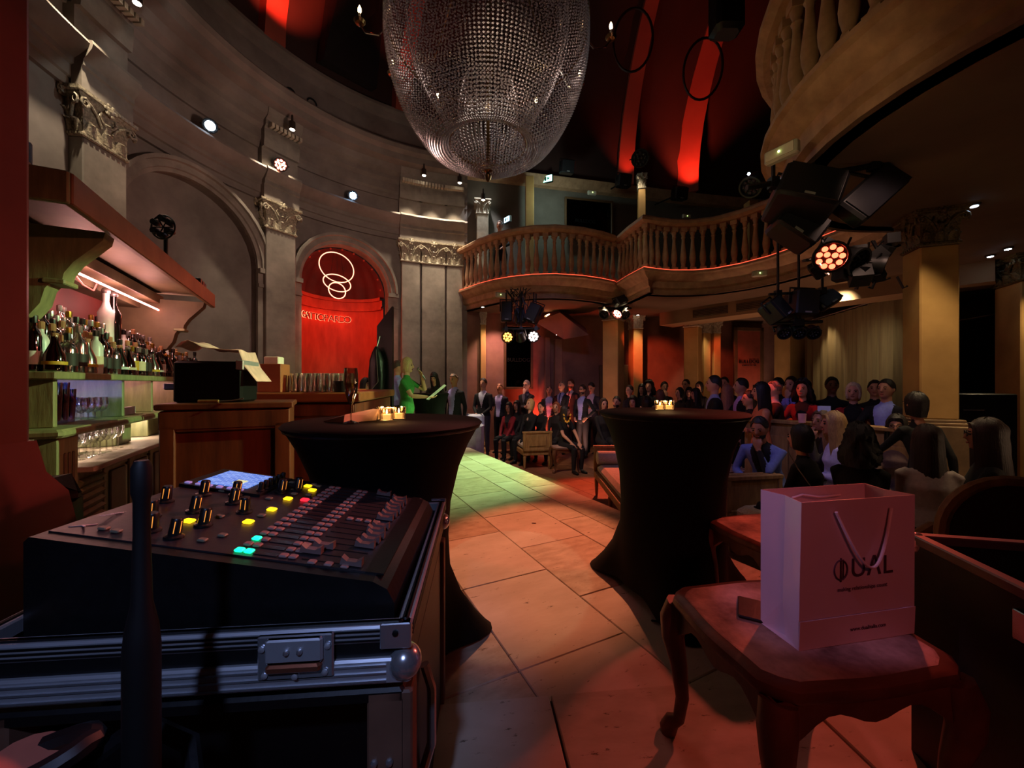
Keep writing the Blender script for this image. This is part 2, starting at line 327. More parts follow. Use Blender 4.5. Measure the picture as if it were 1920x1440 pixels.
# archivolts
for (c, hw, apex) in ((NIC, NIW, NIA), (BLC, BLW, BLA)):
    q = MB(); rad = R(hw) * RW; rings = []
    for i in range(25):
        t = math.pi * i / 24; ring = []
        for (dr, pr) in ((0, -.02), (0, .05), (.05, .06), (.06, .09), (.15, .09), (.16, .13), (.21, .13), (.22, -.02)):
            rr = rad + dr; ring.append(pol(c - math.degrees(rr * math.cos(t) / RW), RW - pr, apex - rad + rr * math.sin(t)))
        rings.append(ring)
    q.loft(rings).build('archivolt', STONE, wl, smooth=30)
    for s_ in (-1, 1):
        a0 = c + s_ * (hw + .0); a1 = c + s_ * (hw + 2.9); q = MB()
        for z0, z1, pr in ((ZL, apex - rad - .32, .05), (apex - rad - .32, apex - rad - .26, .08), (apex - rad - .26, apex - rad - .08, .055), (apex - rad - .08, apex - rad, .12)):
            q.loft([[pol(a0, RW + .1, z0), pol(a0, RW - pr, z0), pol(a1, RW - pr, z0), pol(a1, RW + .1, z0)], [pol(a0, RW + .1, z1), pol(a0, RW - pr, z1), pol(a1, RW - pr, z1), pol(a1, RW + .1, z1)]])
        q.build('impost', STONE, wl, smooth=0)
# red apse behind the niche
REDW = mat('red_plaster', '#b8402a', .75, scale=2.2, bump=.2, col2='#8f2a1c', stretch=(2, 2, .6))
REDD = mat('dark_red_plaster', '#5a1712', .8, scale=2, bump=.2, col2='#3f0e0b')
nc = pol(NIC, RW + .2); nx = Vector((-math.sin(R(NIC)), math.cos(R(NIC)), 0)); ny = Vector((math.cos(R(NIC)), math.sin(R(NIC)), 0))
nr = R(NIW) * RW + .03; zs = NIA - R(NIW) * RW
def npt(t, z, r=None): r = r or nr; return Vector((nc.x, nc.y, z)) + nx * (r * math.cos(t)) + ny * (r * math.sin(t) * .95)
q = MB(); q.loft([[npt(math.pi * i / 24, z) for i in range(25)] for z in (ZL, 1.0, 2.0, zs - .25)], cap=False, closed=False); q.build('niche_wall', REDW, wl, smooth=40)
q = MB()
for (z0, z1, r) in ((.86, .92, nr - .04), (.98, 1.02, nr - .03), (zs - .3, zs - .24, nr - .05), (zs - .24, zs - .1, nr - .03), (zs - .1, zs - .03, nr - .08)):
    q.loft([[npt(math.pi * i / 24, zz, rr) for i in range(25)] for zz, rr in ((z0, nr + .02), (z0, r), (z1, r), (z1, nr + .02))], cap=False, closed=False)
q.build('niche_moulding', REDW, wl, smooth=30)
q = MB(); rings = []
for j in range(9):
    el = math.pi / 2 * j / 8; ring = []
    for i in range(41):
        t = math.pi * i / 40; fl_ = 1 + .03 * math.cos(i / 40 * math.pi * 18) * math.cos(el)
        ring.append(Vector((nc.x, nc.y, zs - .05 + nr * math.sin(el))) + nx * (nr * fl_ * math.cos(t) * math.cos(el)) + ny * (nr * .95 * fl_ * math.sin(t) * math.cos(el)))
    rings.append(ring)
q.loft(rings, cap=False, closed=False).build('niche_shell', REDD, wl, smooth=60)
for i in range(11):
    t = math.pi * (i + .5) / 11; p = Vector((nc.x, nc.y, zs)) + nx * (nr * .93 * math.cos(t)) - ny * .02; p.z = zs + nr * .93 * math.sin(t)
    MB().ball((0, 0, 0), .022, 8, 5).build('niche_bead', REDW, wl, loc=p)

# ---- capital mesh (shared)
def capital_mesh(m, key):
    q = MB()
    q.loft([[(x * s, y * s, z) for x, y in ((-1, -1), (1, -1), (1, 1), (-1, 1))] for s, z in ((.5, 0), (.53, .03), (.53, .07), (.5, .1), (.49, .12), (.49, .5), (.56, .8), (.64, .86), (.64, .9), (.68, .92), (.68, 1.0))])
    for side in range(4):
        m3 = Matrix.Rotation(side * math.pi / 2, 3, 'Z')
        def T(p): return m3 @ Vector(p)
        for x in (-.33, 0, .33):                       # acanthus leaves, two tiers
            for zz, hh, ou in ((.1, .34, .1), (.3, .34, .13)) if x == 0 else ((.1, .32, .1),):
                rings = []
                for k in range(6):
                    t = k / 5; wd = .14 * (1 - t * t * .7); y = -.5 - ou * t * t; z = zz + hh * min(t, .86) - (.05 if t > .9 else 0)
                    rings.append([T((x - wd, y + .02, z)), T((x - wd * .4, y - .035, z)), T((x + wd * .4, y - .035, z)), T((x + wd, y + .02, z)), T((x, y + .05, z))])
                q.loft(rings)
        for sx in (-1, 1):                             # volute stems and curls
            pts = [(sx * .12, -.53, .42), (sx * .22, -.56, .6), (sx * .38, -.6, .74), (sx * .5, -.64, .78)]
            for k in range(11):
                an = R(90 - k * 48); rr = .105 * (1 - k / 14); pts.append((sx * (.52 + rr * math.cos(an)), -.66, .7 + rr * math.sin(an)))
            q.tube([T(p) for p in pts], [.035] * 3 + [.03] * 8 + [.018] * 4, 6)
            q.tube([T(p) for p in [(sx * .03, -.55, .5), (sx * .12, -.58, .56), (sx * .19, -.58, .66), (sx * .16, -.58, .76)]], .028, 6)
        q.ball(T((0, -.62, .9)), .13, 8, 5); q.ball(T((0, -.66, .9)), .08, 8, 5)
        for k in range(6): q.ball(T((.11 * math.cos(k), -.68, .9 + .11 * math.sin(k))), .05, 6, 4)
        for k in range(9): q.box(T((-.46 + .115 * k, -.535, .05)), (.07, .03, .05) if side % 2 == 0 else (.03, .07, .05))
    return q.mesh(key, m, 40)
CAP_P, CAP_D, CAP_W = capital_mesh(CAPM, 'capital_grey'), capital_mesh(CAPD, 'capital_dark'), capital_mesh(STONEW, 'capital_pale')
def column(label, loc, rz, w, z0, z1, hcap, shaft_m, capme, cat='column', depth=None, base=True, group=None, name='column', abacus=None):
    depth = depth or w
    t = thing(name, label, cat, (loc[0], loc[1], z0), rz, group)
    H = z1 - z0
    MB().box((0, 0, (H - hcap) / 2 + (.0)), (w, depth, H - hcap), bev=.012).build('shaft', shaft_m, t, smooth=0)
    if capme: put('capital', capme, t, (0, 0, H - hcap), scale=(w * 1.02, depth * 1.02, hcap))
    if base:
        q = MB(); b = w * .5
        for (e, a, c_) in ((.09, 0, .1), (.06, .1, .15), (.075, .15, .19), (.03, .19, .23)): q.box((0, 0, (a + c_) / 2), (w + 2 * e, depth + 2 * e, c_ - a), bev=.01)
        q.build('base', shaft_m, t, smooth=0)
    return t
# pilasters of the round wall
def pilaster(a, w, label):
    p = pol(a, RW - .03); rz = R(a) - math.pi / 2
    t = column(label, p, rz, w, ZL, 4.47, .5, STONE, CAP_P, 'pilaster', depth=.26, name='pilaster')
    t2 = pol(a, RW)
    q = MB(); zz = -ZL
    for off, z in ((0, 0),): pass
    def blk(prof, k):
        n = 4; hw = w * .56 + .03; da = math.degrees(hw / RW); rings = []
        for i in range(n):
            aa = a - da + 2 * da * i / (n - 1); rings.append([pol(aa, RW - (off * .62 if off > .05 else off) - .13, z) - Vector((p.x, p.y, ZL)) for off, z in prof])
        inv = Matrix.Rotation(-rz, 3, 'Z'); return [[inv @ v for v in r] for r in rings]
    q.loft(blk(ENT1, 0)); q.loft(blk([(-.18, 4.98), (-.02, 4.98), (-.02, 5.38), (-.18, 5.38)], 0)); q.loft(blk(ENT2[:9] + [(.3, 5.98), (-.05, 5.98)], 0))
    q.build('entablature_block', STONE, t, smooth=20)
    q = MB()                                             # dentils
    inv = Matrix.Rotation(-rz, 3, 'Z'); hw = w * .5
    for k in range(8):
        aa = a + math.degrees((-hw + 2 * hw * k / 7) / RW); v = pol(aa, RW - .3, 5.69) - Vector((p.x, p.y, ZL)); v = inv @ v
        q.box(v, (.045, .1, .07))
    q.build('dentils', STONEW, t, smooth=0, kind='stuff')
    return t
pilaster(ang_of(182), .52, 'tall grey pilaster nearest the bar, scrolled capital high above the bottles')
pilaster(ang_of(522), .52, 'tall grey pilaster standing left of the red niche')
pilaster(ang_of(769), .4, 'narrow grey pilaster standing right of the red niche')
pilaster(ang_of(812), .52, 'broad middle pilaster of the group of three beside the balcony')
pilaster(ang_of(852), .36, 'outermost pilaster of the group of three, touching the balcony end')

# ---- balcony: one slab with a wavy edge
EDGE = [(-1.6, 9.35), (-1.13, 8.95), (-.69, 8.4), (-.35, 8.08), (0, 7.86), (.42, 7.7), (.84, 7.66), (1.38, 7.78), (1.8, 7.98), (2.13, 8.2), (2.26, 8.3), (2.34, 7.75), (2.46, 7.2), (2.74, 7.34), (3.04, 7.42), (3.44, 7.42), (3.8, 7.3), (4.12, 7.0), (4.36, 6.6), (4.5, 6.1), (4.62, 5.4), (4.56, 4.8)]
EDGE += [(4.1 + 2 * math.cos(R(f)), 2.6 + 2 * math.sin(R(f))) for f in range(86, 262, 8)]
def resample(P, step):
    P = [Vector(p) for p in P]; out = [P[0]]; acc = 0
    for a_, b_ in zip(P[:-1], P[1:]):
        L = (b_ - a_).length; t = step - acc
        while t <= L: out.append(a_ + (b_ - a_) * (t / L)); t += step
        acc = (acc + L) % step
    return out
ZB, ZC = 3.40, 3.0
bal = thing('balcony', 'stone balcony with a wavy edge and baluster railing', 'balcony', kind='structure')
def edge_off(P, o):
    out = []
    for i, p in enumerate(P):
        t = (Vector(P[min(i + 1, len(P) - 1)]) - Vector(P[max(i - 1, 0)])).normalized(); n = Vector((-t.y, t.x)); out.append(Vector(p) + n * o)
    return out
# left normal of the path points to the back of the hall (under the slab)
outer = [(-1.6, 10.5), (10.5, 12.5), (10.5, -1.2), (3.8, -1.2)]
def slab_poly(o): return [tuple(p) for p in edge_off(EDGE, o)] + [(4.0, -1.2), (10.5, -1.2), (10.5, 12.5), (-1.6, 12.5)]
def fill(poly, z, mats, name, par):
    from mathutils.geometry import tessellate_polygon
    tri = tessellate_polygon([[Vector((x, y, 0)) for x, y in poly]])
    me = bpy.data.meshes.new(name); me.from_pydata([(x, y, z) for x, y in poly], [], [tuple(t) for t in tri]); me.materials.append(mats); return put(name, me, par)
fill(slab_poly(.15), ZC, CEILM, 'soffit', bal); fill(slab_poly(.05), ZB, TERRA, 'deck', bal)
q = MB(); prof = [(.32, ZC), (.2, ZC + .0), (.19, ZC + .1), (.14, ZC + .13), (.12, ZC + .24), (.02, ZC + .3), (-.02, ZC + .36), (-.06, ZC + .38), (-.06, ZB + .02), (.1, ZB + .02)]
q.loft([[(*Vector(p[k]), prof[k][1]) for k in range(len(prof))] for p in zip(*[edge_off(EDGE, o) for o, z in prof])], cap=True, closed=False); q.build('fascia', BALU, bal, smooth=28)
q = MB(); prof = [(-.04, ZB + .86), (-.1, ZB + .9), (-.1, ZB + .95), (-.06, ZB + .99), (.2, ZB + .99), (.24, ZB + .95), (.24, ZB + .9), (.18, ZB + .86)]
q.loft([[(*Vector(p[k]), prof[k][1]) for k in range(len(prof))] for p in zip(*[edge_off(EDGE, o) for o, z in prof])]); q.build('handrail', BALU, bal, smooth=28)
b = MB(); b.box((0, 0, .04), (.11, .11, .08)); b.box((0, 0, .81), (.11, .11, .1))
b.lathe([(.045, .08), (.05, .1), (.036, .13), (.042, .16), (.056, .22), (.06, .28), (.052, .36), (.038, .48), (.028, .6), (.03, .64), (.042, .66), (.03, .69), (.044, .73), (.05, .77)], n=10)
BME = b.mesh('baluster', BALU, 40)
bp = resample([tuple(p) for p in edge_off(EDGE, .07)], .178)
for i, p in enumerate(bp):
    t = (bp[min(i + 1, len(bp) - 1)] - bp[max(i - 1, 0)]); put('baluster', BME, bal, (p.x, p.y, ZB + .02), math.atan2(t.y, t.x))
LEDR = emat('red_led', '#ff5a3c', 1.6)
q = MB(); e = edge_off(EDGE, -.03)[:21]; q.tube([(p.x, p.y, ZB + .035) for p in e], .007, 6); tag(q.build('led_strip', LEDR, bal), 'thin red light strip along the foot of the balusters')

# ---- back wall, side wall, upper pieces
BW = [(-1.75, 9.25), (.5, 9.75), (4.94, 10.75), (9.6, 11.6)]
wb = thing('wall_back', 'rose plaster wall at the back of the hall, running up behind the balcony', 'wall', kind='structure')
q = MB(); q.loft([[(x, y, z) for x, y in BW] for z in (ZL, 3.2)], cap=False, closed=False); q.build('lower_face', BROWNW, wb, smooth=0)
UPW = mat('upper_plaster', '#6f665c', .85, scale=1.6, col2='#5a5249')
q = MB(); q.loft([[(x, y, z) for x, y in BW] for z in (3.2, 6.45)], cap=False, closed=False); q.build('upper_face', UPW, wb, smooth=0)
q = MB(); q.loft([[(x, y - o, z) for x, y in BW] for o, z in ((0, 6.2), (.12, 6.22), (.16, 6.34), (.2, 6.45), (0, 6.46))], cap=False, closed=False); q.build('rail_moulding', BALU, wb, smooth=0)
wr = thing('wall_right', 'dark plaster wall at the far right behind the columns', 'wall', kind='structure')
MB().box((9.6, 5, 3), (.1, 13.4, 8)).build('wall_face', mat('dark_plaster', '#4a3a30', .9, scale=1.5), wr)
wf = thing('wall_front', 'plain wall behind the camera', 'wall', kind='structure')
MB().box((2.5, -2.6, 4), (16, .1, 9)).build('wall_face', BROWNW, wf)
wls = thing('wall_left', 'plain wall running on behind the bar', 'wall', kind='structure')
MB().box((-4.62, -.2, 3.0), (.1, 5, 7.2)).build('wall_face', STONED, wls)
# dropped beam with air grilles
A_, B_ = Vector((3.6, 9.5)), Vector((6.7, 5.4)); mid = (A_ + B_) / 2; dv = B_ - A_; rz = math.atan2(dv.y, dv.x)
bm_ = thing('trim_1', 'dropped beam with air grilles under the balcony', 'beam', (mid.x, mid.y, 2.7), rz, kind='structure')
MB().box((0, .3, .15), (dv.length, .6, .3)).build('beam_body', mat('beam_plaster', '#94785a', .85, scale=1.5, col2='#86694d'), bm_, smooth=0)
for xx, w_ in ((-1.35, .75), (-.35, .9)):
    g = MB().box((xx, -.012, .15), (w_, .02, .17)).build('air_grille', mat('grille', '#4a3a2c', .7), bm_, smooth=0)
    for k in range(5): MB().box((xx, -.026, .085 + k * .033), (w_ - .04, .014, .008)).build('grille_slat', mat('grille_slat', '#6d573f', .6), g, smooth=0)
# stair soffit seen behind the hanging lamps
q = MB(); P0 = [W(1003, 604, 9.2), W(1050, 586, 9.0), W(1104, 628, 8.9), W(1057, 636, 9.2)]
q.loft([P0, [p + Vector((0, .5, .25)) for p in P0]]); tag(q.build('trim_2', BROWNW, None, smooth=0), 'slanting underside of a staircase below the balcony', 'staircase', kind='structure')
# vault over the hall
RIM = [pol(a, RW - .1) for a in range(222, 99, -4)]; RIM = [(p.x, p.y, 7.2) for p in RIM] + [(-.7, 9.3, 6.75), (.5, 9.75, 6.45), (2.0, 10.1, 6.45), (3.5, 10.43, 6.45), (4.94, 10.75, 6.45), (7.0, 11.1, 6.45), (9.6, 11.5, 6.45), (9.7, 8, 6.45), (9.7, 4, 6.45), (9.7, 0, 6.45), (8, -2.7, 6.45), (4, -2.7, 6.45), (0, -2.7, 6.8), (-3.0, -1.2, 7.1)]
APX = Vector((1.6, 4.6, 12.0))
def vault(p, t, off=0):
    p = Vector(p); APX = Vector((p.x * .92 + 1.0, 3.6, 12.0)) if p.y > 9 else Vector((1.6, 4.6, 12.0)); k = math.sin(t * math.pi / 2); c = 1 - math.cos(t * math.pi / 2)
    r = Vector((p.x + (APX.x - p.x) * c, p.y + (APX.y - p.y) * c, p.z + (APX.z - p.z) * k))
    inn = Vector((APX.x - p.x, APX.y - p.y, 0)).normalized(); n = inn * math.cos(t * math.pi / 2) - Vector((0, 0, 1)) * math.sin(t * math.pi / 2)
    return r + n * off
vt = thing('ceiling', 'dark red domed vault over the hall', 'ceiling', kind='structure')
q = MB(); q.loft([[vault(p, t) for p in RIM] for t in [i / 10 for i in range(10)] + [.985]], cap=False); q.build('vault_shell', DOMEM, vt, smooth=60)
RIBM = mat('rib_plaster', '#a24a38', .85, scale=1, col2='#8a3c2e')
def rib(p, w, name='vault_rib'):
    p = Vector(p); tv = Vector((-(APX.y - p.y), APX.x - p.x, 0)).normalized(); q = MB(); rings = []
    for i in range(15):
        t = .9 * i / 14; rings.append([vault(p - tv * w * (1 - t * .5), t, -.02), vault(p - tv * w * (1 - t * .5), t, .16), vault(p + tv * w * (1 - t * .5), t, .16), vault(p + tv * w * (1 - t * .5), t, -.02)])
    return q.loft(rings).build(name, RIBM, vt, smooth=50)
RIBS = [tuple(pol(a, RW - .1, 7.2)) for a in (152, 178, 118)] + [(2.95, 10.3, 6.45), (4.7, 10.7, 6.45), (8.6, 11.4, 6.45), (9.7, 1.5, 6.45)]
for i_, p in enumerate(RIBS): rib(p, .3 if i_ == 4 else .2)
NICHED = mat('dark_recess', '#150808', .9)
for a in (134,):                                        # dormer recess between the ribs
    p = pol(a, RW - .1, 7.2); tv = Vector((-math.sin(R(a)), math.cos(R(a)), 0)); q = MB()
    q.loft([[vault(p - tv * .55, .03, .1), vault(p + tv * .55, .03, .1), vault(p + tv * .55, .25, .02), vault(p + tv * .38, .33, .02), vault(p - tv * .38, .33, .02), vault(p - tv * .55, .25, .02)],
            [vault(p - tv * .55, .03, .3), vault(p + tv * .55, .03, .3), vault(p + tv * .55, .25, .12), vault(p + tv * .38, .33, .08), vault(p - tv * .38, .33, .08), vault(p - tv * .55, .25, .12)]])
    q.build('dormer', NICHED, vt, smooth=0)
for u, v, w_, t in ((1187, 76, 1.0, .55), (1318, 130, 1.0, .45)):
    Y = 9.4 - t; q = MB(); c = W(u, v, Y - .9); q.tube([c + Vector((.4 * math.cos(x), -.15 * math.sin(x), .52 * math.sin(x))) for x in [2 * math.pi * i / 28 for i in range(28)]], .025, 6, closed=True)
    tag(q.build('wall_ring', mat('ring_dark', '#2a0d0a', .6), None), ['dark hoop fixed on the vault just right of the chandelier', 'dark hoop fixed on the vault nearer the right-hand balcony'][u > 1250], 'hoop')

# ---- columns
column('big square ochre column with a dark gilt capital at the right', (4.27, 3.98), R(-20), .30, .92, ZC, .36, OCHRE, CAP_D, base=False)
MB().box((4.29, 3.98, (.86 + ZL) / 2), (.5, .5, .86 - ZL), R(-20), bev=.01).box((4.28, 3.98, .875), (.4, .4, .03), R(-20), bev=.008).box((4.28, 3.98, .905), (.36, .36, .03), R(-20), bev=.008).build('column_pedestal', mat('ped', '#6d553c', .7), None, smooth=0, label='brown plinth wall carrying the big square ochre column', cat='plinth')
column('ochre column cut off by the right edge of the picture', (7.1, 5.3), R(-25), .5, ZL, ZC, .36, OCHRE, CAP_D)
column('ochre column behind the standing guests, under the hanging red lamps', (2.28, 8.75), R(-38), .36, ZL, ZC, .32, OCHRE, CAP_W)
column('slim pilaster at the left edge of the red-lit wall patch', (WX(1190, 10.0), 9.92), R(12), .26, ZL, ZC, .34, OCHRE, CAP_W, 'pilaster')
column('twin-faced ochre column right of the red-lit wall patch', (WX(1299, 9.5), 9.5), R(-40), .33, ZL, ZC, .36, OCHRE, CAP_W)
column('slim paired column on the left, next to the advertising panel', (WX(1322, 10.4), 10.4), R(8), .2, ZL, ZC - .06, .32, OCHRE, CAP_W)
column('slim paired column on the right, next to the advertising panel', (WX(1339, 10.5), 10.45), R(8), .2, ZL, ZC - .06, .32, OCHRE, CAP_W)
column('thin pilaster at the far left of the back wall', (WX(906, 9.45), 9.42), R(6), .13, ZL, ZC, .3, OCHRE, CAP_W, 'pilaster')
column('plain pilaster with a lamp at its head, right of the tall mirror', (WX(1026, 9.8), 9.82), R(10), .14, ZL, 2.65, .2, BROWNW, None, 'pilaster', base=False)
column('broad plain pilaster beside the slanting stair underside', (WX(1046, 9.85), 9.88), R(10), .2, ZL, 2.6, .2, BROWNW, None, 'pilaster', base=False)
column('pale column on the upper balcony with a small lit capital', (WX(1203, 9.2), 9.2), R(-10), .17, ZB, 6.2, .35, OCHRE, CAP_W)
column('plain upright at the corner of the upper gallery', (WX(993, 9.3), 9.3), R(0), .2, ZB, 6.3, .1, OCHRE, None, base=False)
column('short pilaster at the left end of the upper gallery', (WX(904, 9.2), 9.25), R(8), .28, ZB, 5.6, .35, STONEW, CAP_W, 'pilaster')
column('short ochre pier on the balcony behind the right-hand lamps', (WX(1408, 8.2), 8.2), 0, .2, ZB, 5.2, .1, OCHRE, None, base=False)
# ---- mirrors / panels on the back wall
def panel(u0, u1, v0, v1, Y, rz, label, facem, framem, cat='mirror', fw=.06):
    a_, b_ = W(u0, v1, Y), W(u1, v0, Y); w_, h_ = b_.x - a_.x, b_.z - a_.z
    t = thing('wall_panel', label, cat, ((a_.x + b_.x) / 2, Y, a_.z), rz)
    MB().box((0, 0, h_ / 2), (w_ - fw, .03, h_ - fw)).build('panel_face', facem, t, smooth=0)
    for bx in (((0, -.01, fw / 2), (w_, .06, fw)), ((0, -.01, h_ - fw / 2), (w_, .06, fw)), ((-w_ / 2 + fw / 2, -.01, h_ / 2), (fw, .06, h_)), ((w_ / 2 - fw / 2, -.01, h_ / 2), (fw, .06, h_))): MB().box(*bx, bev=.008).build('frame_bar', framem, t, smooth=0)
    return t, w_, h_
DGL = mat('dark_mirror', '#0b0807', .06, .9, var=.1)
FRM = mat('bronze_frame', '#4a3420', .5)
t, w_, h_ = panel(944, 1000, 608, 730, 9.62, R(12), 'tall dark mirror in a bronze frame behind the standing men', DGL, FRM)
textmesh('lettering', 'BULLDOG', .13, .003, BLACK, t, rot=(R(90), 0, 0), loc=(.0, -.03, h_ * .45))
t, w_, h_ = panel(1372, 1434, 614, 760, 10.55, R(9), 'tall red panel lettered BULLDOG on the back wall', mat('ad_red', '#7a3a2a', .5, scale=3, bump=.2), FRM, 'sign', .1)
textmesh('lettering', 'BULLDOG', .135, .004, BLACK, t, rot=(R(90), 0, 0), loc=(0, -.03, h_ * .56)); textmesh('lettering', 'LONDON DRY GIN', .05, .003, BLACK, t, rot=(R(90), 0, 0), loc=(0, -.03, h_ * .56 - .1))
t, w_, h_ = panel(1056, 1152, 374, 447, 9.75, R(12), 'wide dark mirror on the upper gallery wall', DGL, FRM, fw=.05)
textmesh('lettering', 'BULLDOG', .12, .003, BLACK, t, rot=(R(90), 0, 0), loc=(-.1, -.03, h_ * .42))
for u, w_ in ((1128, .1), (1173, .14)):                    # door jambs behind the column
    MB().box((0, 0, 1.05), (w_, .1, 2.1), bev=.01).build('door_1' if u < 1150 else 'door_2', FRM, None, loc=(WX(u, 9.9), 9.95, ZL), smooth=0, label='dark doorway edge showing %s the ochre column' % ('left of' if u < 1150 else 'right of'), cat='door', kind='structure')
# ---- curtains
CURT = mat('olive_curtain', '#7a6b4c', .9, scale=3, stretch=(8, 8, .5), col2='#655840')
def curtain(P, Q, z0, z1, n, label, m, amp=.05):
    P, Q = Vector(P), Vector(Q); dv = Q - P; t = thing('curtain', label, 'curtain', (P.x, P.y, z0)); rn = random.Random(n)
    nn = Vector((-dv.y, dv.x)).normalized()
    for k in range(n):
        q = MB(); rings = []; N = 24; ph = rn.uniform(0, 6); a0 = rn.uniform(.7, 1.3) * amp
        for z, s_ in ((0, 1.15), ((z1 - z0) * .5, 1), (z1 - z0 - .1, .8), (z1 - z0, .6)):
            row = []
            for i in range(N + 1):
                f = (k + i / N) / n; d = a0 * s_ * (math.sin(i / N * 6.283 * 3 + ph) + .5 * math.sin(i / N * 6.283 * 7 + ph * 2)) * math.sin(math.pi * min(1, max(0, i / N)) ) ** .3
                p = dv * f + nn * d; row.append((p.x, p.y, z))
            rings.append(row)
        o = q.loft(rings, cap=False, closed=False).build('curtain_panel', m, t, smooth=60)
    q = MB(); q.tube([(0, 0, z1 - z0 + .03), (dv.x, dv.y, z1 - z0 + .03)], .016, 8); q.build('curtain_rod', CHROME, t)
    return t
curtain((7.3, 9.7), (6.45, 6.0), ZL, 2.78, 4, 'long olive curtains drawn across the right-hand side', CURT)
curtain((8.9, 8.2), (8.6, 6.4), ZL, 2.5, 2, 'dark curtain in the gloom beyond the big ochre column', mat('dark_curtain', '#2b2a30', .9), .06)
MB().box((0, 0, 1.5), (.5, .5, 3.0), bev=.02).build('wall_pier', OCHRE, None, loc=(WX(1485, 10.5), 10.6, ZL), rz=R(10), smooth=0, label='ochre pier between the lettered red panel and the olive curtain', cat='pier')
# =================================================================== CHANDELIER
ch = thing('chandelier', 'huge crystal bead chandelier hanging in the middle of the rotunda', 'chandelier', (-.29, 4.72, 0))
KZ = 4.72 / 4.5
def zz(v, Y=4.72): return EYE + (720 - v) / F_PX * Y
def octa(q, c, r):
    x, y, z = c; q.v += [(x + r, y, z), (x - r, y, z), (x, y + r, z), (x, y - r, z), (x, y, z + r), (x, y, z - r)]; b = len(q.v) - 6
    q.f += [(b, b + 2, b + 4), (b + 2, b + 1, b + 4), (b + 1, b + 3, b + 4), (b + 3, b, b + 4), (b + 2, b, b + 5), (b + 1, b + 2, b + 5), (b + 3, b + 1, b + 5), (b, b + 3, b + 5)]; q.mi += [0] * 8
def strands(prof, n, gap, rb, name, jit=0.0, seed=1):
    rn = random.Random(seed); q = MB(); P = [Vector((r, 0, z)) for r, z in prof]; pts = resample3(P, gap)
    for i in range(n):
        a = 2 * math.pi * i / n; sag = rn.uniform(-jit, jit)
        for k, p in enumerate(pts):
            r = p.x + sag * math.sin(math.pi * k / len(pts)); octa(q, (r * math.cos(a), r * math.sin(a), p.z + sag), rb)
    return q.build(name, CRYSB, ch, smooth=0, kind='stuff')
def resample3(P, step):
    out = [P[0]]; acc = 0
    for a_, b_ in zip(P[:-1], P[1:]):
        L = (b_ - a_).length; t = step - acc
        while t <= L: out.append(a_ + (b_ - a_) * (t / L)); t += step
        acc = (acc + L) % step
    return out
CRYSB = mat('crystal_bead', '#b3a6a8', .22, .75, var=.2, spec=.9)
def smoothprof(P, n=5):
    out = []
    for i in range(len(P) - 1):
        p0, p1, p2, p3 = P[max(i - 1, 0)], P[i], P[i + 1], P[min(i + 2, len(P) - 1)]
        for k in range(n):
            t = k / n; out.append(tuple(.5 * ((2 * p1[j]) + (-p0[j] + p2[j]) * t + (2 * p0[j] - 5 * p1[j] + 4 * p2[j] - p3[j]) * t * t + (-p0[j] + 3 * p1[j] - 3 * p2[j] + p3[j]) * t ** 3) for j in (0, 1)))
    return out + [P[-1]]
OUT = smoothprof([(.75, 6.9), (1.0, 6.5), (1.14, 6.0), (1.2, 5.5), (1.18, 5.1), (1.08, 4.72), (.92, 4.4), (.74, 4.17), (.6, 4.1), (.46, 4.16)])
strands(OUT, 150, .034, .0145, 'outer_strands', .0, 1)
strands(smoothprof([(.5, 6.8), (.85, 6.3), (.95, 5.7), (.9, 5.2), (.7, 4.75), (.5, 4.4), (.45, 4.2)]), 90, .042, .013, 'inner_strands', .03, 2)
strands(smoothprof([(.45, 4.16), (.44, 4.06), (.36, 3.95), (.2, 3.87), (.05, 3.84)]), 52, .034, .013, 'basket_strands', .0, 3)
strands(smoothprof([(.3, 4.9), (.36, 4.6), (.34, 4.3)]), 30, .04, .013, 'core_strands', .0, 4)
BRASS = mat('dark_brass', '#6a5030', .3, 1)
for r, z, n_ in ((.46, 4.17, 'ring_frame'), (1.2, 5.5, 'hoop_frame'), (.76, 6.9, 'crown_ring')):
    MB().tube([(r * math.cos(x), r * math.sin(x), z) for x in [2 * math.pi * i / 48 for i in range(48)]], .014, 6, closed=True).build(n_, BRASS, ch)
q = MB(); q.lathe([(.01, 3.72), (.035, 3.75), (.045, 3.79), (.025, 3.83), (.06, 3.86), (.02, 3.9)], n=12); q.build('finial', BRASS, ch)
q = MB(); q.tube([(0, 0, 3.9), (0, 0, 12.0)], .025, 8)
for k in range(8):
    x = math.pi * k / 4; q.tube([(0, 0, 6.4), (.6 * math.cos(x), .6 * math.sin(x), 6.6), (1.15 * math.cos(x), 1.15 * math.sin(x), 5.9)], .012, 6)
q.build('stem_and_struts', BRASS, ch)
BULB = emat('candle_bulb', '#ffdca0', 14); GLARM = glassmat('arm_glass', '#e8d8c8', .05, .85, .25)
arm = MB(); arm.tube([(1.15, 0, .1), (1.3, 0, -.08), (1.45, 0, -.06), (1.52, 0, .04)], .014, 8)
ARM = arm.mesh('candle_arm', GLARM); pan = MB().lathe([(.01, 0), (.05, .01), (.07, .04), (.06, .035), (.02, .03)], (1.52, 0, .03), 10).mesh('drip_pan', BRASS)
stk = MB().lathe([(.014, .06), (.014, .16), (.004, .165)], (1.52, 0, 0), 8).mesh('candle', mat('candle_ivory', '#d8cbb4', .5)); blb = MB().lathe([(.008, .16), (.022, .19), (.02, .22), (.003, .26)], (1.52, 0, 0), 8).mesh('bulb', BULB)
for k in range(12):
    a = R(4 + 30 * k); A = put('candle_arm', ARM, ch, (0, 0, 5.5), a); put('drip_pan', pan, A); put('candle', stk, A); put('bulb', blb, A)
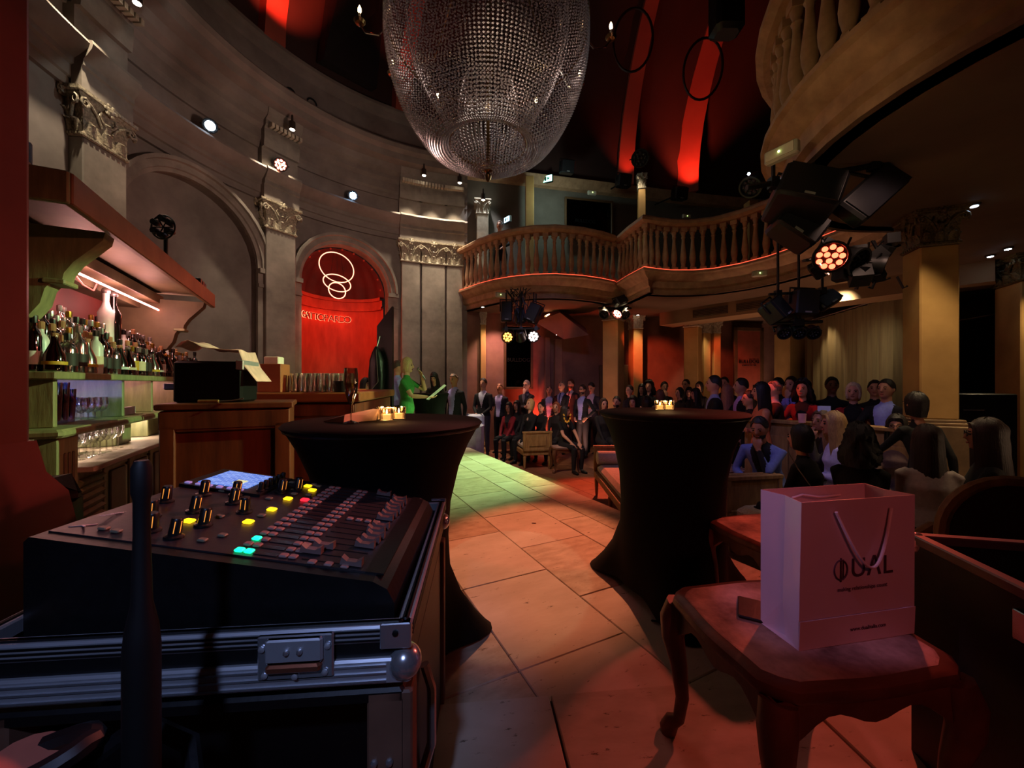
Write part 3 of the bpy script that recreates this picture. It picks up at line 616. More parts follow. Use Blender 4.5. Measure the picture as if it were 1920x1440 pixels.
q = MB(); q.lathe([(.02, -.28), (.14, -.24), (.22, -.14), (.24, 0), (.2, .1), (.05, .14)], (1.62, -.9, 6.05), 16); q.tube([(1.62, -.9, 6.1), (1.2, -.6, 6.4)], .012, 6); q.build('glass_bowl', GLARM, ch, smooth=0)

# =================================================================== LAMPS
LENS = {'red': emat('led_red', '#ff4a30', 9), 'orange': emat('led_orange', '#ff9a40', 7), 'white': emat('led_pink_white', '#ffd9cc', 22), 'off': mat('led_off', '#1a1a1e', .2), 'redw': emat('led_hot', '#ff7a60', 26)}
GLINT = emat('spot_glint', '#fff0d8', 18); COOLG = emat('cool_glint', '#cfe8ff', 26)
def par(label, loc, aim, lens='off', r=.11, parent=None, name='stage_lamp', group=None):
    z = (Vector(aim) - Vector(loc)).normalized(); rot = z.to_track_quat('Z', 'Y').to_euler()
    t = thing(name, label, 'lamp', loc, rot=rot, group=group)
    MB().lathe([(r * .55, -r * 1.9), (r * .8, -r * 1.7), (r * .98, -r * .9), (r, -.02), (r * 1.12, 0), (r * 1.12, .03), (r * .95, .03), (r * .93, -.01)], n=20).build('can', BLACK, t)
    for k in range(12):
        a, rr = (k * 2 * math.pi / 9, r * .68) if k < 9 else (k * 2 * math.pi / 3 + .3, r * .27)
        MB().lathe([(r * .19, .0), (r * .19, .006), (r * .1, .012)], (rr * math.cos(a), rr * math.sin(a), 0), 10).build('led_lens', LENS[lens], t)
    q = MB(); q.tube([(-r * 1.25, 0, -r * .6), (-r * 1.25, 0, -r * 2.4), (r * 1.25, 0, -r * 2.4), (r * 1.25, 0, -r * .6)], .012, 6); q.build('yoke', BLACK, t)
    return t
def speaker(label, loc, size, rot, blue=False):
    t = thing('loudspeaker', label, 'loudspeaker', loc, rot=rot); w_, d_, h_ = size
    MB().box((0, 0, 0), size, bev=.02).build('cabinet', BLACKP, t)
    MB().box((0, -d_ / 2 - .004, 0), (w_ * .88, .012, h_ * .9)).build('grille', mat('speaker_grille', '#16161a', .6, scale=200, bump=.2), t, smooth=0)
    MB().box((0, -d_ / 2 - .012, -h_ * .4), (.07, .004, .018)).build('badge', mat('badge', '#8a8a8a', .4), t, smooth=0)
    MB().tube([(-w_ * .55, 0, 0), (-w_ * .55, 0, h_ * .62), (w_ * .55, 0, h_ * .62), (w_ * .55, 0, 0)], .012, 6).build('bracket', BLACK, t)
    return t
def hang(o, z):
    p = Matrix.Rotation(0, 3, 'Z'); inv = o.rotation_euler.to_matrix().inverted(); MB().tube([(0, 0, 0), inv @ Vector((0, 0, z - o.location.z))], .014, 6).build('hanger', BLACK, o); return o
def bar(label, P, Q, r=.02, drops=(), top=None):
    P, Q = Vector(P), Vector(Q); t = thing('lighting_bar', label, 'lighting bar', P); MB().tube([(0, 0, 0), Q - P], r, 8).build('pipe', BLACK, t)
    for f in drops:
        p = (Q - P) * f; MB().tube([p, p + Vector((0, 0, top - (P + p).z))], .015, 6).build('hanger', BLACK, t)
        MB().box(p, (.06, .06, .08)).build('clamp', BLACK, t)
    return t
# cluster under the round end of the balcony (Y about 7.4)
Y = 7.45
hang(speaker('upright black loudspeaker under the balcony, left of the pink lamps', W(949, 585, Y), (.21, .2, .38), (0, 0, R(6))), 3.02)
hang(speaker('tilted black loudspeaker under the balcony, right of the cables', W(1001, 588, Y), (.24, .22, .36), (R(-8), R(24), R(-25))), 3.02)
hang(speaker('small black loudspeaker box hanging behind the cables under the balcony', W(975, 592, Y + .15), (.18, .18, .3), (0, R(-8), R(10))), 3.02)
bar('short black bar carrying the orange and pink-white lamps', W(942, 617, Y), W(1012, 616, Y), .022, (.1, .5, .9), 3.0)
hang(par('round lamp with glowing orange lenses under the balcony', W(952, 632, Y), (W(952, 632, Y) + Vector((-.5, -2, -.6))), 'orange', .105), 2.34)
hang(par('round lamp shining pink-white straight at the camera', W(1000, 631, Y), (.0, 0, 1.27), 'white', .105), 2.34)
hang(par('unlit stage lamp between the orange and the pink-white one', W(977, 634, Y), (W(977, 634, Y) + Vector((.3, 1, -1))), 'off', .09), 2.34)
q = MB(); rn = random.Random(5)
for k in range(14):
    p = W(rn.uniform(955, 990), 548, Y); q.tube([p + Vector((rn.uniform(-.1, .1), 0, rn.uniform(-.1, .1)) )for _ in range(3)] + [W(rn.uniform(955, 992), rn.uniform(570, 615), Y)], .008, 5)
q.build('cable_bundle', BLACK, None, label='tangle of black cables hanging between the two loudspeakers', cat='cable', kind='stuff')
# cluster 2
Y = 8.42
bar('short black bar on top of the ochre column head', W(1122, 578, Y), W(1184, 578, Y), .022, (.15, .55), 3.0)
hang(par('unlit stage lamp on the left of the column head', W(1133, 589, Y), W(1133, 589, Y) + Vector((-.6, -1, -.8)), 'off', .1), 3.02)
hang(par('red lamp tilted down in front of the ochre column head', W(1158, 588, Y - .02), W(1158, 588, Y) + Vector((-.9, -.7, -.9)), 'redw', .11), 3.02)
hang(par('unlit stage lamp on the right of the column head', W(1172, 590, Y), W(1172, 590, Y) + Vector((.4, -1, -.8)), 'off', .1), 3.02)
speaker('small tilted black speaker above the column head lamps', W(1163, 566, Y - .1), (.26, .2, .2), (R(-20), R(-20), R(20)))
# cluster 3, before the curtain
Y = 4.6
speaker('left tilted black speaker in the cluster before the curtain', W(1452, 583, Y), (.2, .22, .26), (R(-25), R(-28), R(30)))
speaker('large black box in the centre of the cluster before the curtain', W(1502, 570, Y), (.24, .3, .3), (0, R(4), R(-8)))
speaker('thin black speaker on the right of the cluster before the curtain', W(1551, 564, Y), (.3, .1, .16), (R(-35), R(-30), R(10)))
speaker('middle black speaker behind the left one in the curtain cluster', W(1478, 586, Y + .2), (.16, .2, .24), (R(-15), R(-10), R(20)))
bar('upper bar of the cluster before the curtain', W(1442, 552, Y), W(1553, 545, Y), .016, (.15, .5, .9), 3.0)
bar('lower bar with three unlit lamps before the curtain', W(1450, 607, Y), W(1541, 603, Y), .02, (.45, .55), 2.4)
for u, n_ in ((1470, 'left'), (1498, 'middle'), (1525, 'right')):
    par('%s unlit round lamp of the three before the curtain' % n_, W(u, 624, Y), W(u, 624, Y) + Vector((-.4, -1, -.7)), 'off', .068)
# cluster 4, near right
Y = 3.05
speaker('big black projector box hanging from the near balcony', W(1505, 372, Y), (.42, .36, .3), (R(-18), R(22), R(-20)))
speaker('bluish black speaker front hanging below the projector box', W(1493, 428, Y + .1), (.34, .22, .24), (R(-10), R(38), R(-10)))
t = thing('stage_light_panel', 'large flat black light panel hung at a slant under the near balcony', 'lamp', W(1632, 366, Y), rot=(R(-20), R(-40), R(8)))
MB().box((0, 0, 0), (.56, .13, .24), bev=.02).build('panel_body', BLACKP, t); MB().box((0, -.07, -.01), (.5, .01, .2)).build('panel_front', mat('panel_front', '#101014', .3), t, smooth=0)
MB().tube([(-.2, 0, .1), (-.16, .05, .28), (.1, .05, .28), (.14, 0, .1)], .016, 6).build('bracket', BLACK, t)
bar('long slanting black pipe above the near lamp cluster', W(1400, 352, Y), W(1650, 308, Y), .022, (.2, .5, .95), 3.0)
par('round lamp with twelve glowing red lenses under the near balcony', W(1557, 482, Y - .1), W(1557, 482, Y) + Vector((-1.1, -2, -.55)), 'red', .105)
q = MB(); rn = random.Random(9)
for k in range(34):
    p = W(rn.uniform(1540, 1690), rn.uniform(445, 520), Y + .1); d_ = Vector((rn.uniform(-.12, .12), rn.uniform(-.06, .06), rn.uniform(-.1, .1)))
    q.tube([p, p + d_ * .6 + Vector((0, 0, -.05)), p + d_], .009, 5)
    if k % 3 == 0: q.box(p, (rn.uniform(.05, .13),) * 3, rn.uniform(0, 3), rx=rn.uniform(0, 1))
q.build('lamp_hardware', BLACK, None, label='jumble of black clamps, plugs and cables beside the red lamp', cat='cable', kind='stuff')
par('unlit stage lamp at the right of the red one', W(1605, 490, Y + .05), W(1605, 490, Y) + Vector((.4, -1, -.6)), 'off', .1)
par('unlit stage lamp close to the big column capital', W(1650, 500, Y + .1), W(1650, 500, Y) + Vector((.9, -.6, -.3)), 'off', .09)
t = thing('flat_strip_lamp', 'small flat lamp with a bright edge below the red lamp', 'lamp', W(1532, 507, Y), rot=(R(-30), R(35), R(20)))
MB().box((0, 0, 0), (.14, .08, .07), bev=.01).build('housing', BLACKP, t); MB().box((0, -.045, -.03), (.13, .006, .008)).build('strip', emat('strip', '#ffb08a', 8), t, smooth=0)
par('black moving head lamp hanging over the far balcony rail', W(1408, 350, 5.2), W(1408, 350, 5.2) + Vector((-1, -.5, -1)), 'off', .13)
MB().ball((0, 0, 0), .018, 8, 5).build('pin_light', COOLG, None, loc=W(1404, 326, 5.05), label='tiny bright pin light on the slanting pipe end', cat='lamp')
# black speakers along the upper wall
for u, v, n_ in ((1063, 314, 'nearest the chandelier'), (1169, 340, 'left of the small lit capital'), (1274, 364, 'right of the small lit capital')):
    o = speaker('black speaker box high on the upper gallery wall, ' + n_, W(u, v, 9.3), (.34, .22, .28), (R(12), 0, R(12))); MB().tube([(0, 0, 0), (0, {1063: .5, 1169: .66, 1274: 1.05}[u], 0)], .02, 6).build('wall_arm', BLACK, o)
par('black flood lamp in front of the shorter red rib', W(1200, 297, 8.6), W(1200, 297, 8.6) + Vector((-.3, -1, -.6)), 'off', .17)
t = thing('loudspeaker', 'black speaker hanging from the vault near the top edge', 'loudspeaker', W(1362, 22, 5.2)); MB().box((0, 0, 0), (.38, .3, .62), bev=.05).build('cabinet', BLACKP, t); MB().tube([(0, 0, .3), (0, 0, 3.0)], .02, 6).build('hanger', BLACK, t)
# lamps of the round wall
LIT = mat('lamp_can_bronze', '#2c2018', .5)
for u, v, n_ in ((257, 6, 'above the leftmost pilaster'), (548, 243, 'above the pilaster by the red niche'), (795, 329, 'left one above the group of pilasters'), (862, 343, 'right one above the group of pilasters'), (906, 375, 'beyond the group of pilasters')):
    a = ang_of(u, RW - .5); p = pol(a, RW - .5); Yp = p.y; z = EYE + (720 - v) / F_PX * Yp
    t = thing('ceiling_spot', 'small bronze spot lamp under the cornice, ' + n_, 'lamp', (p.x, p.y, z))
    MB().lathe([(.045, .0), (.05, .005), (.05, .13), (.02, .14), (.015, .25)], n=14).build('can', LIT, t); MB().lathe([(.04, -.004), (.04, .004)], n=14).build('lens', GLINT, t)
for u, v, r_, L_, n_ in ((394, 236, 5, COOLG, 'white flood lamp on the cornice above the blind arch'), (662, 367, 5, emat('blue_glint', '#9fd0ff', 40), 'blue-white flood lamp on the cornice above the red niche')):
    a = ang_of(u, RW - .25); p = pol(a, RW - .25); p.z = EYE + (720 - v) / F_PX * p.y
    t = par(n_, p, (0, 0, 1.6), 'off', .09); MB().lathe([(.065, .035), (.065, .04), (.03, .05)], n=14).build('lens', L_, t)
a = ang_of(526, RW - .3); p = pol(a, RW - .3); p.z = EYE + (720 - 309) / F_PX * p.y
par('glowing red lamp standing on the cornice above the pilaster', p, (0, 0, 1.5), 'redw', .1)
for u, v, Yd in ((1722, 398, 3.6), (1826, 385, 3.5), (1686, 427, 4.2), (1857, 480, 4.8), (1890, 466, 5.2), (1281, 587, 9.2), (1317, 586, 9.3), (1196, 590, 9.7), (1045, 627, 9.3), (905, 575, 8.9)):
    p = W(u, v, 1); Yd = (ZC - EYE - .012) / (p.z - EYE) if p.z > EYE + .1 else Yd
    if u == 1045: Yd = 9.4
    p = W(u, v, Yd); t = thing('recessed_spot', 'small bright ceiling spot over picture column %s' % {1722: 'head, left front of the big ochre column', 1826: 'head, right of the big ochre column', 1686: 'head, left rear of the big ochre column', 1857: 'by the column at the right edge, left one', 1890: 'by the column at the right edge, right one', 1281: 'head, left of the twin-faced column', 1317: 'head, right of the twin-faced column', 1196: 'head, at the slim pilaster of the red wall', 1045: 'under the staircase', 905: 'at the far left pilaster'}[u].replace('head, ', '').strip(), 'lamp', p)
    t['label'] = t['label'].replace('over picture column ', '')
    MB().lathe([(.035, -.01), (.045, -.008), (.05, .012)], n=12).build('trim_ring', LIT, t); MB().lathe([(.03, -.014), (.03, -.008)], n=12).build('lens', COOLG if u > 1600 else GLINT, t)
for u, v, Yd, r_ in ((545, 175, 1, 0), (585, 194, 1, 0)):
    a = ang_of(u, RW - .13); p = pol(a, RW - .125); p.z = EYE + (720 - v) / F_PX * p.y
    MB().lathe([(.09, -.01), (.1, .012), (.075, .014), (.07, -.005)], axis=-(p - Vector((CX, CY, p.z))), n=16).build('round_vent', mat('vent_dark', '#050505', .8), None, loc=p, label='round dark vent hole in the drum, %s of the pair' % ('left' if u < 560 else 'right'), cat='vent')
# blue projector beam's reflection on the drum, put in as a glowing box
a = ang_of(430, RW - .6); p = pol(a, RW - .6, 7.35)
t = thing('blue_beam_glow', 'deep blue glow of a beam at the foot of the vault', 'lamp', (p.x, p.y, 7.35), R(a)); MB().box((0, 0, 0), (.1, .26, .3), bev=.02).build('housing', BLACKP, t); MB().box((-.055, 0, 0), (.01, .2, .24)).build('lens', emat('blue_glow_face', '#2a20ff', 5), t, smooth=0)
# exit signs and emergency units
for u, v, Yd, c_, w_, n_, rz in ((1027, 336, 9.66, '#a8ffe6', .24, 'green-white exit sign by the chandelier foot', R(-25)), (952, 412, 8.9, '#b8e6ff', .18, 'blue-white exit sign at the left end of the gallery', R(-50)), (1870, 660, 7.2, '#a0f0ff', .12, 'small glowing exit sign in the dark beyond the column', 0)):
    t = thing('exit_sign', n_, 'sign', W(u, v, Yd), rz); MB().box((0, 0, 0), (w_ + .03, .05, w_ * .62 + .03)).build('housing', BLACKP, t, smooth=0); MB().box((0, -.03, 0), (w_, .01, w_ * .62)).build('lit_face', emat('exit_' + str(u), c_, 3.2), t, smooth=0)
    q = MB(); q.box((-w_ * .2, -.037, 0), (w_ * .2, .004, w_ * .4)); q.add([(0, -.037, w_ * .16), (w_ * .3, -.037, 0), (0, -.037, -w_ * .16)], [(0, 1, 2)]); q.build('pictogram', mat('exit_green', '#1f6a58', .6), t, smooth=0)
for u, v, Yd, n_, rz in ((1110, 362, 9.5, 'small white emergency lamp over the upper mirror', R(12)), (1287, 406, 9.9, 'small green-lit emergency lamp on the upper wall', R(12)), (938, 553, 8.03, 'flat emergency lamp under the round balcony end', R(20)), (1424, 513, 6.55, 'flat emergency lamp on the balcony face before the curtain', R(-20)), (1466, 287, 2.85, 'white emergency lamp box on the near balcony corner', R(-60)), (1740, 150, 2.3, 'long pale emergency lamp on the near balcony underside', R(-55))):
    t = thing('emergency_lamp', n_, 'lamp', W(u, v, Yd), rz); big = .22 if u < 1700 else .36
    MB().box((0, 0, 0), (big, .06, .1), bev=.01).build('housing', mat('emer_white', '#a9a493', .5), t); MB().box((0, -.035, 0), (big * .85, .01, .07)).build('diffuser', mat('emer_diff', '#c4bea8', .3), t, smooth=0); MB().ball((0, -.045, .0), .008, 6, 4).build('indicator', emat('led_green', '#d8ff9a', 6), t)
# niche: ring lamps and sign
RINGM = emat('ring_tube', '#ffb898', 2.2)
rg = thing('ring_pendant', 'three stacked glowing ring tubes hanging in the red niche', 'lamp', (0, 0, 0))
for u, v, w_, h_ in ((631, 502, 62, 44), (632, 531, 48, 22), (632, 545, 31, 26)):
    Yr = 8.1; c = W(u, v, Yr); rx = w_ / 2 / F_PX * Yr; rz_ = h_ / 2 / F_PX * Yr
    o = MB().tube([c + Vector((rx * math.cos(x), (rx ** 2 - rz_ ** 2) ** .5 * math.sin(x) if rx > rz_ else 0, -rz_ * math.sin(x))) for x in [2 * math.pi * i / 40 for i in range(40)]], .010, 8, closed=True).build('light_ring', RINGM, rg)
c = W(632, 525, 8.1); q = MB()
for dx in (-.2, 0, .2): q.tube([c + Vector((dx * .8, 0, -.05)), c + Vector((dx * .3, 0, .62))], .003, 4)
q.build('suspension_wires', BLACK, rg)
sg = thing('neon_sign', 'neon lettering GATTOPARDO on the wall of the red niche', 'sign', (0, 0, 0))
NEON = emat('neon', '#ff6a48', 5.0)
txt = 'GATTOPARDO'; t0, t1 = R(42), R(120)
for i, c_ in enumerate(txt):
    th = t0 + (t1 - t0) * (i + .5) / len(txt); p = npt(th, 2.74, nr - .06); nrm = Vector((nc.x, nc.y, 0)) - Vector((p.x, p.y, 0)); rz = math.atan2(nrm.y, nrm.x) + math.pi / 2
    textmesh('letter', c_, .21, .006, NEON, sg, rot=(R(90), 0, rz), loc=p)
    q_ = p + nrm.normalized() * .012; textmesh('letter_face', c_, .2, .004, mat('letter_dark', '#3a0d08', .5), sg, rot=(R(90), 0, rz), loc=q_)

# =================================================================== BAR
AB = math.atan2(D2.y, D2.x)
OB = (-2.72, 2.3, 0)
bk = thing('back_bar', 'wooden back bar with open glass shelves and louvred doors', 'bar cabinet', OB, AB)
LEN = 3.15
def pb(name, c, d, m, par=bk, bev=.006): return MB().box(c, d, bev=bev).build(name, m, par, smooth=0)
pb('bottle_shelf', (LEN / 2 - .05, .22, 1.32), (LEN + .1, .56, .045), OLIVE)
for k, (z, y, d_) in enumerate(((1.402, .32, .32), (1.52, .42, .14))): pb('riser', (LEN / 2, y + .02, z), (LEN, d_, .12), WOODR)
pb('back_panel', (LEN / 2, .5, 1.15), (LEN, .03, .34), WOODR); pb('rear_board', (LEN / 2, .52, 1.75), (LEN + .3, .03, .85), mat('bar_red', '#6a2a24', .6, scale=2, col2='#4c1b17'))
for x in (.02, .92, 1.52, 2.2, 3.1): pb('divider', (x, .24, 1.16), (.035, .5, .3), OLIVE)
pb('glass_shelf', (LEN / 2 - .08, .2, .985), (LEN + .16, .62, .05), OLIVE, bev=.015)
pb('pilaster_stile', (.1, .02, .5), (.22, .1, .94), OLIVE)
for x in (.045, .09, .135): pb('flute', (x + .01, -.034, .5), (.018, .012, .7), OLIVED)
pb('niche_back', (LEN / 2, .5, .84), (LEN, .03, .26), OLIVE); pb('worktop', (LEN / 2 + .1, .2, .715), (LEN - .2, .62, .035), TILE3)
pb('carcass', (LEN / 2 + .1, .3, .36), (LEN - .2, .5, .66), OLIVED)
for i, x in enumerate((.44, .86, 1.3, 1.74, 2.18, 2.62)):
    dr = pb('cabinet_door', (x, .03, .4), (.4, .035, .58), OLIVE)
    if i == 0:
        for k in range(9): MB().box((x, .0, .17 + k * .055), (.32, .03, .04), rx=R(35)).build('louvre_slat', OLIVE, dr, smooth=0).location = (0, 0, 0)
    else: MB().box((x, .008, .4), (.26, .02, .42), bev=.008).build('door_panel', OLIVED, dr, smooth=0)
    MB().ball((x + .16, .0, .62), .014, 8, 5).build('door_knob', BRASS, dr)
for x0, w_ in ((1.4, .3), (2.1, .3)): pb('niche_box', (x0, .3, .82), (w_, .3, .17), OLIVE)
mt = thing('bar_canopy_shelf', 'heavy wooden shelf on curved brackets above the bottles', 'shelf', OB, AB)
pb('shelf_board', (.95, .12, 2.31), (2.95, .84, .05), OLIVED, mt); pb('shelf_fascia', (.95, -.29, 2.25), (2.98, .04, .16), mat('fascia_wood', '#8f6a44', .5, scale=4, col2='#6e4f30'), mt); pb('end_board', (-.54, .12, 2.25), (.04, .84, .16), OLIVE, mt)
pb('cove', (.95, .33, 2.2), (2.9, .36, .1), OLIVED, mt); pb('cove', (.95, .41, 2.13), (2.9, .2, .08), OLIVED, mt)
for x in (.04, 2.33):
    prof = [(-.24, 2.2), (-.23, 2.15), (-.17, 2.08), (-.1, 2.0), (-.06, 1.93), (-.05, 1.87), (0, 1.86), (.02, 1.83), (.04, 1.74), (.09, 1.66), (.18, 1.62), (.52, 1.6), (.52, 2.2)]
    MB().loft([[(xx, y, z) for y, z in prof] for xx in (x - .06, x + .06)]).build('bracket', OLIVED if x > 1 else OLIVE, mt, smooth=30)
    MB().box((x, -.02, 1.875), (.15, .1, .03), bev=.006).build('bracket_step', OLIVE, mt, smooth=0)
MB().tube([(.55, .16, 2.08), (2.62, .16, 2.08)], .009, 6).build('light_strip', emat('pink_strip', '#ff8a80', 16), mt)
MB().tube([(.62, .16, 2.07), (.7, .14, 2.0), (.85, .14, 1.99), (.95, .16, 2.06)], .005, 5).build('loose_lead', emat('pink_lead', '#ff6a60', 2), mt)
# things on the canopy
def bottle_mesh(key, prof, m, n=12): return MB().lathe(prof, n=n).mesh(key, m, 40)
BG = {'clear': glassmat('bottle_clear', '#e6ece8', .14, .8, .36), 'brown': glassmat('bottle_brown', '#7a4a22', .05, .55, .16), 'green': glassmat('bottle_green', '#2f6a3c', .05, .5, .16), 'dark': mat('bottle_dark', '#0d0b0a', .12, spec=.7), 'white': mat('bottle_white', '#c8d2cc', .35), 'amber': glassmat('bottle_amber', '#c0702a', .05, .6, .16), 'orange': mat('bottle_orange', '#d8622a', .3)}
PROF = [[(.036, 0), (.038, .01), (.038, .18), (.03, .21), (.014, .235), (.013, .29), (.015, .295)], [(.042, 0), (.044, .01), (.044, .14), (.036, .17), (.015, .19), (.015, .235)], [(.033, 0), (.034, .01), (.034, .2), (.026, .24), (.013, .26), (.013, .32)], [(.05, 0), (.052, .01), (.046, .1), (.02, .17), (.016, .22)]]
LABM = [mat('paper_label_cream', '#c9bfa2', .7), mat('paper_label_dark', '#22201f', .6), mat('paper_label_yellow', '#b89a2a', .6), mat('paper_label_white', '#c9ccca', .6)]
CAPS = [mat('cap_black', '#0a0a0a', .4), mat('cap_silver', '#9a9a9a', .3, .8), mat('cap_gold', '#8a6a2a', .35, .8), mat('cork', '#9a7450', .8)]
BM = {}; rn = random.Random(21)
def bottle(loc, kind, shape, lab, cap, label, group):
    k = (kind, shape)
    if k not in BM: BM[k] = bottle_mesh('bottle_%s_%d' % k, PROF[shape], BG[kind])
    o = put('bottle', BM[k], None, loc, rn.uniform(0, 6), label=label, cat='bottle', group=group)
    top = PROF[shape][-1][1]; rb = max(p[0] for p in PROF[shape])
    kc = ('cap', shape, cap)
    if kc not in BM: BM[kc] = MB().lathe([(.016, top - .035), (.017, top - .03), (.017, top + .008), (.012, top + .012)], n=10).mesh('cap', CAPS[cap])
    put('cap', BM[kc], o)
    kl = ('lab', shape, lab)
    if kl not in BM:
        q = MB(); r_ = rb + .0015; q.loft([[(r_ * math.cos(x), r_ * math.sin(x), z) for x in [i / 16 * 2 * math.pi for i in range(16)]] for z in (.04, .12 if shape != 3 else .06)], cap=False); BM[kl] = q.mesh('paper_label', LABM[lab])
    put('paper_label', BM[kl], o); return o
bm3 = Matrix.Translation(OB) @ Matrix.Rotation(AB, 4, 'Z')
kinds = list(BG)
for row, (y, z) in enumerate(((.0, 1.345), (.1, 1.345), (.2, 1.465), (.3, 1.465), (.42, 1.585))):
    x = .04 if row < 2 else .17
    while x < 3.0:
        if row > 1 and 1.26 < x < 1.53: x = 1.54
        if row > 1 and 2.2 < x < 2.45: x = 2.46
        k = rn.choice(['clear', 'clear', 'clear', 'brown', 'amber', 'dark', 'green', 'white'] if row else ['dark', 'clear', 'brown', 'amber', 'green', 'white', 'clear', 'clear', 'dark'])
        sh = rn.choice([0, 1, 2, 3] if row == 0 else [0, 0, 2, 1])
        p = bm3 @ Vector((x, y + rn.uniform(-.01, .01), z))
        cn = {'clear': 'clear glass', 'brown': 'brown glass', 'amber': 'amber spirit', 'dark': 'black', 'green': 'green glass', 'white': 'white', 'orange': 'orange'}[k]
        rowname = ['front row of the bar shelf', 'second row of the bar shelf', 'third row of the bar shelf', 'fourth row of the bar shelf', 'rear row of the bar shelf'][row]
        lb, cp = rn.randrange(4), rn.randrange(4)
        bottle(p, k, sh, lb, cp, '%s%s bottle, %s cap, %s label, %s third of the %s' % (['', 'squat ', 'tall ', 'bell-shaped '][sh], cn, ['black', 'silver', 'gold', 'cork'][cp], ['cream', 'black', 'yellow', 'white'][lb], ['near', 'middle', 'far'][min(2, int(x))], rowname.replace(' of the bar shelf', '')), '%s bottles on the bar shelf' % cn)
        x += rn.uniform(.085, .1) + (0, .012, 0, .026)[sh]
# two tall dressed bottles
for x, m, n_ in ((1.32, BG['white'], 'tall white wrapped bottle rising above the others'), (1.46, BG['dark'], 'tall black bottle with a silver stopper rising above the others')):
    o = MB().lathe([(.05, 0), (.052, .02), (.05, .22), (.055, .3), (.03, .36), (.02, .4), (.022, .47)], n=14).build('bottle', m, None, loc=bm3 @ Vector((x, .24, 1.585)), label=n_, cat='bottle'); MB().ball((0, 0, .49), .032, 10, 6).build('stopper', CAPS[1], o)
tum = MB().lathe([(.028, 0), (.032, .004), (.036, .09), (.034, .09), (.03, .012), (.004, .01)], n=14, cap=False).mesh('tumbler', glassmat('tumbler_glass', '#cfd8ff', .04, .85, .2))
for lay in range(5):
    for i in range(5 if lay < 4 else 4):
        for j in range(2): put('tumbler', tum, None, bm3 @ Vector((.09 + i * .08 + lay * .004, .1 + j * .09, 1.011 + lay * .045)), label='stacked clear tumbler at the near end of the glass shelf', cat='glass', group='stacked tumblers')
wine = MB().lathe([(.035, 0), (.033, .004), (.005, .008), (.004, .09), (.018, .1), (.036, .13), (.04, .17), (.034, .21)], n=14, cap=False)
WG = wine.mesh('wine_glass', GLASS); bal_ = MB().lathe([(.03, 0), (.03, .004), (.004, .01), (.005, .05), (.03, .07), (.042, .11), (.036, .16)], n=14, cap=False).mesh('balloon_glass', GLASS)
for i in range(8): put('balloon_glass', bal_, None, bm3 @ Vector((.52 + (i % 4) * .095, .08 + (i // 4) * .1, 1.011)), label='stemmed glass standing right of the stacked tumblers', cat='glass', group='glasses right of the tumblers')
for i in range(18): put('wine_glass', WG, None, bm3 @ Vector((.34 + (i % 9) * .1, .1 + (i // 9) * .13, .733)), label='wine glass standing on the lit lower worktop', cat='glass', group='wine glasses on the worktop')
for i, x in enumerate((1.0, 1.1, 1.25)): bottle(bm3 @ Vector((x, .25, 1.011)), 'dark' if i else 'clear', 1, 3, 3, ['clear bottle in the middle compartment of the glass shelf', 'dark corked bottle in the middle compartment of the glass shelf', 'second dark bottle in the middle compartment of the glass shelf'][i], None)
q = MB(); q.loft([[(x, y + .02 * math.sin(x * 40), z + .01 * math.sin(y * 50 + z * 30)) for x, y in ((1.02, .02), (1.3, .02), (1.3, .2), (1.02, .2))] for z in (1.012, 1.04, 1.065)]); q.build('folded_cloth', mat('white_cloth', '#c9c9cc', .9, bump=.2), None, loc=(0, 0, 0), label='folded white cloth in the middle compartment of the bar', cat='cloth', smooth=40).matrix_world = bm3
# canopy oddments
o = MB().lathe([(.05, 0), (.05, .09), (.052, .1), (.052, .2), (.02, .215)], n=14).build('tin', mat('tin_cream', '#b79a86', .5), None, loc=bm3 @ Vector((-.3, .0, 2.337)), label='cream and blue tin on the canopy shelf end', cat='tin'); MB().lathe([(.054, .1), (.054, .205), (.01, .21)], n=14).build('lid', mat('tin_blue', '#1e2a58', .4), o)
MB().box((0, 0, .07), (.16, .12, .14), bev=.01).build('speaker_box', BLACKP, None, loc=bm3 @ Vector((-.05, .05, 2.337)), rz=AB, label='small black box behind the tin on the canopy shelf', cat='box')
for k, (x, c_) in enumerate(((2.12, '#141418'), (2.22, '#5a2428'), (2.3, '#1c2a4a'))): MB().box((0, 0, .05), (.07, .1, .1 - k * .015), bev=.006).build('small_box', mat('sb%d' % k, c_, .5), None, loc=bm3 @ Vector((x, -.2, 2.337)), rz=AB, label=['black', 'dark red', 'navy'][k] + ' small packet at the far end of the canopy shelf', cat='box')
# lamp standing behind the canopy
p = W(306, 426, 3.95); t = thing('cage_lamp', 'dark cage lamp standing on the canopy shelf before the blind arch', 'lamp', (p.x, p.y, 2.337))
q = MB()
for k in range(6): x = k * math.pi / 3; q.tube([(.1 * math.cos(x), 0, p.z - 2.337 + .1 * math.sin(x)), (0, 0, p.z - 2.337)], .006, 5); q.tube([(.12 * math.cos(x + y_ / 6), 0, p.z - 2.337 + .12 * math.sin(x + y_ / 6)) for y_ in range(8)], .008, 5); q.lathe([(.03, -.04), (.035, .0), (.02, .04)], (.085 * math.cos(x + .5), 0, p.z - 2.337 + .085 * math.sin(x + .5)), 8, axis=(0, 1, 0))
q.build('lamp_head', BLACK, t); MB().tube([(0, .03, 0), (0, .03, p.z - 2.3375)], .018, 8).build('stand', BLACK, t); MB().lathe([(.14, 0), (.14, .02), (.02, .04)], n=14).build('base', BLACK, t)
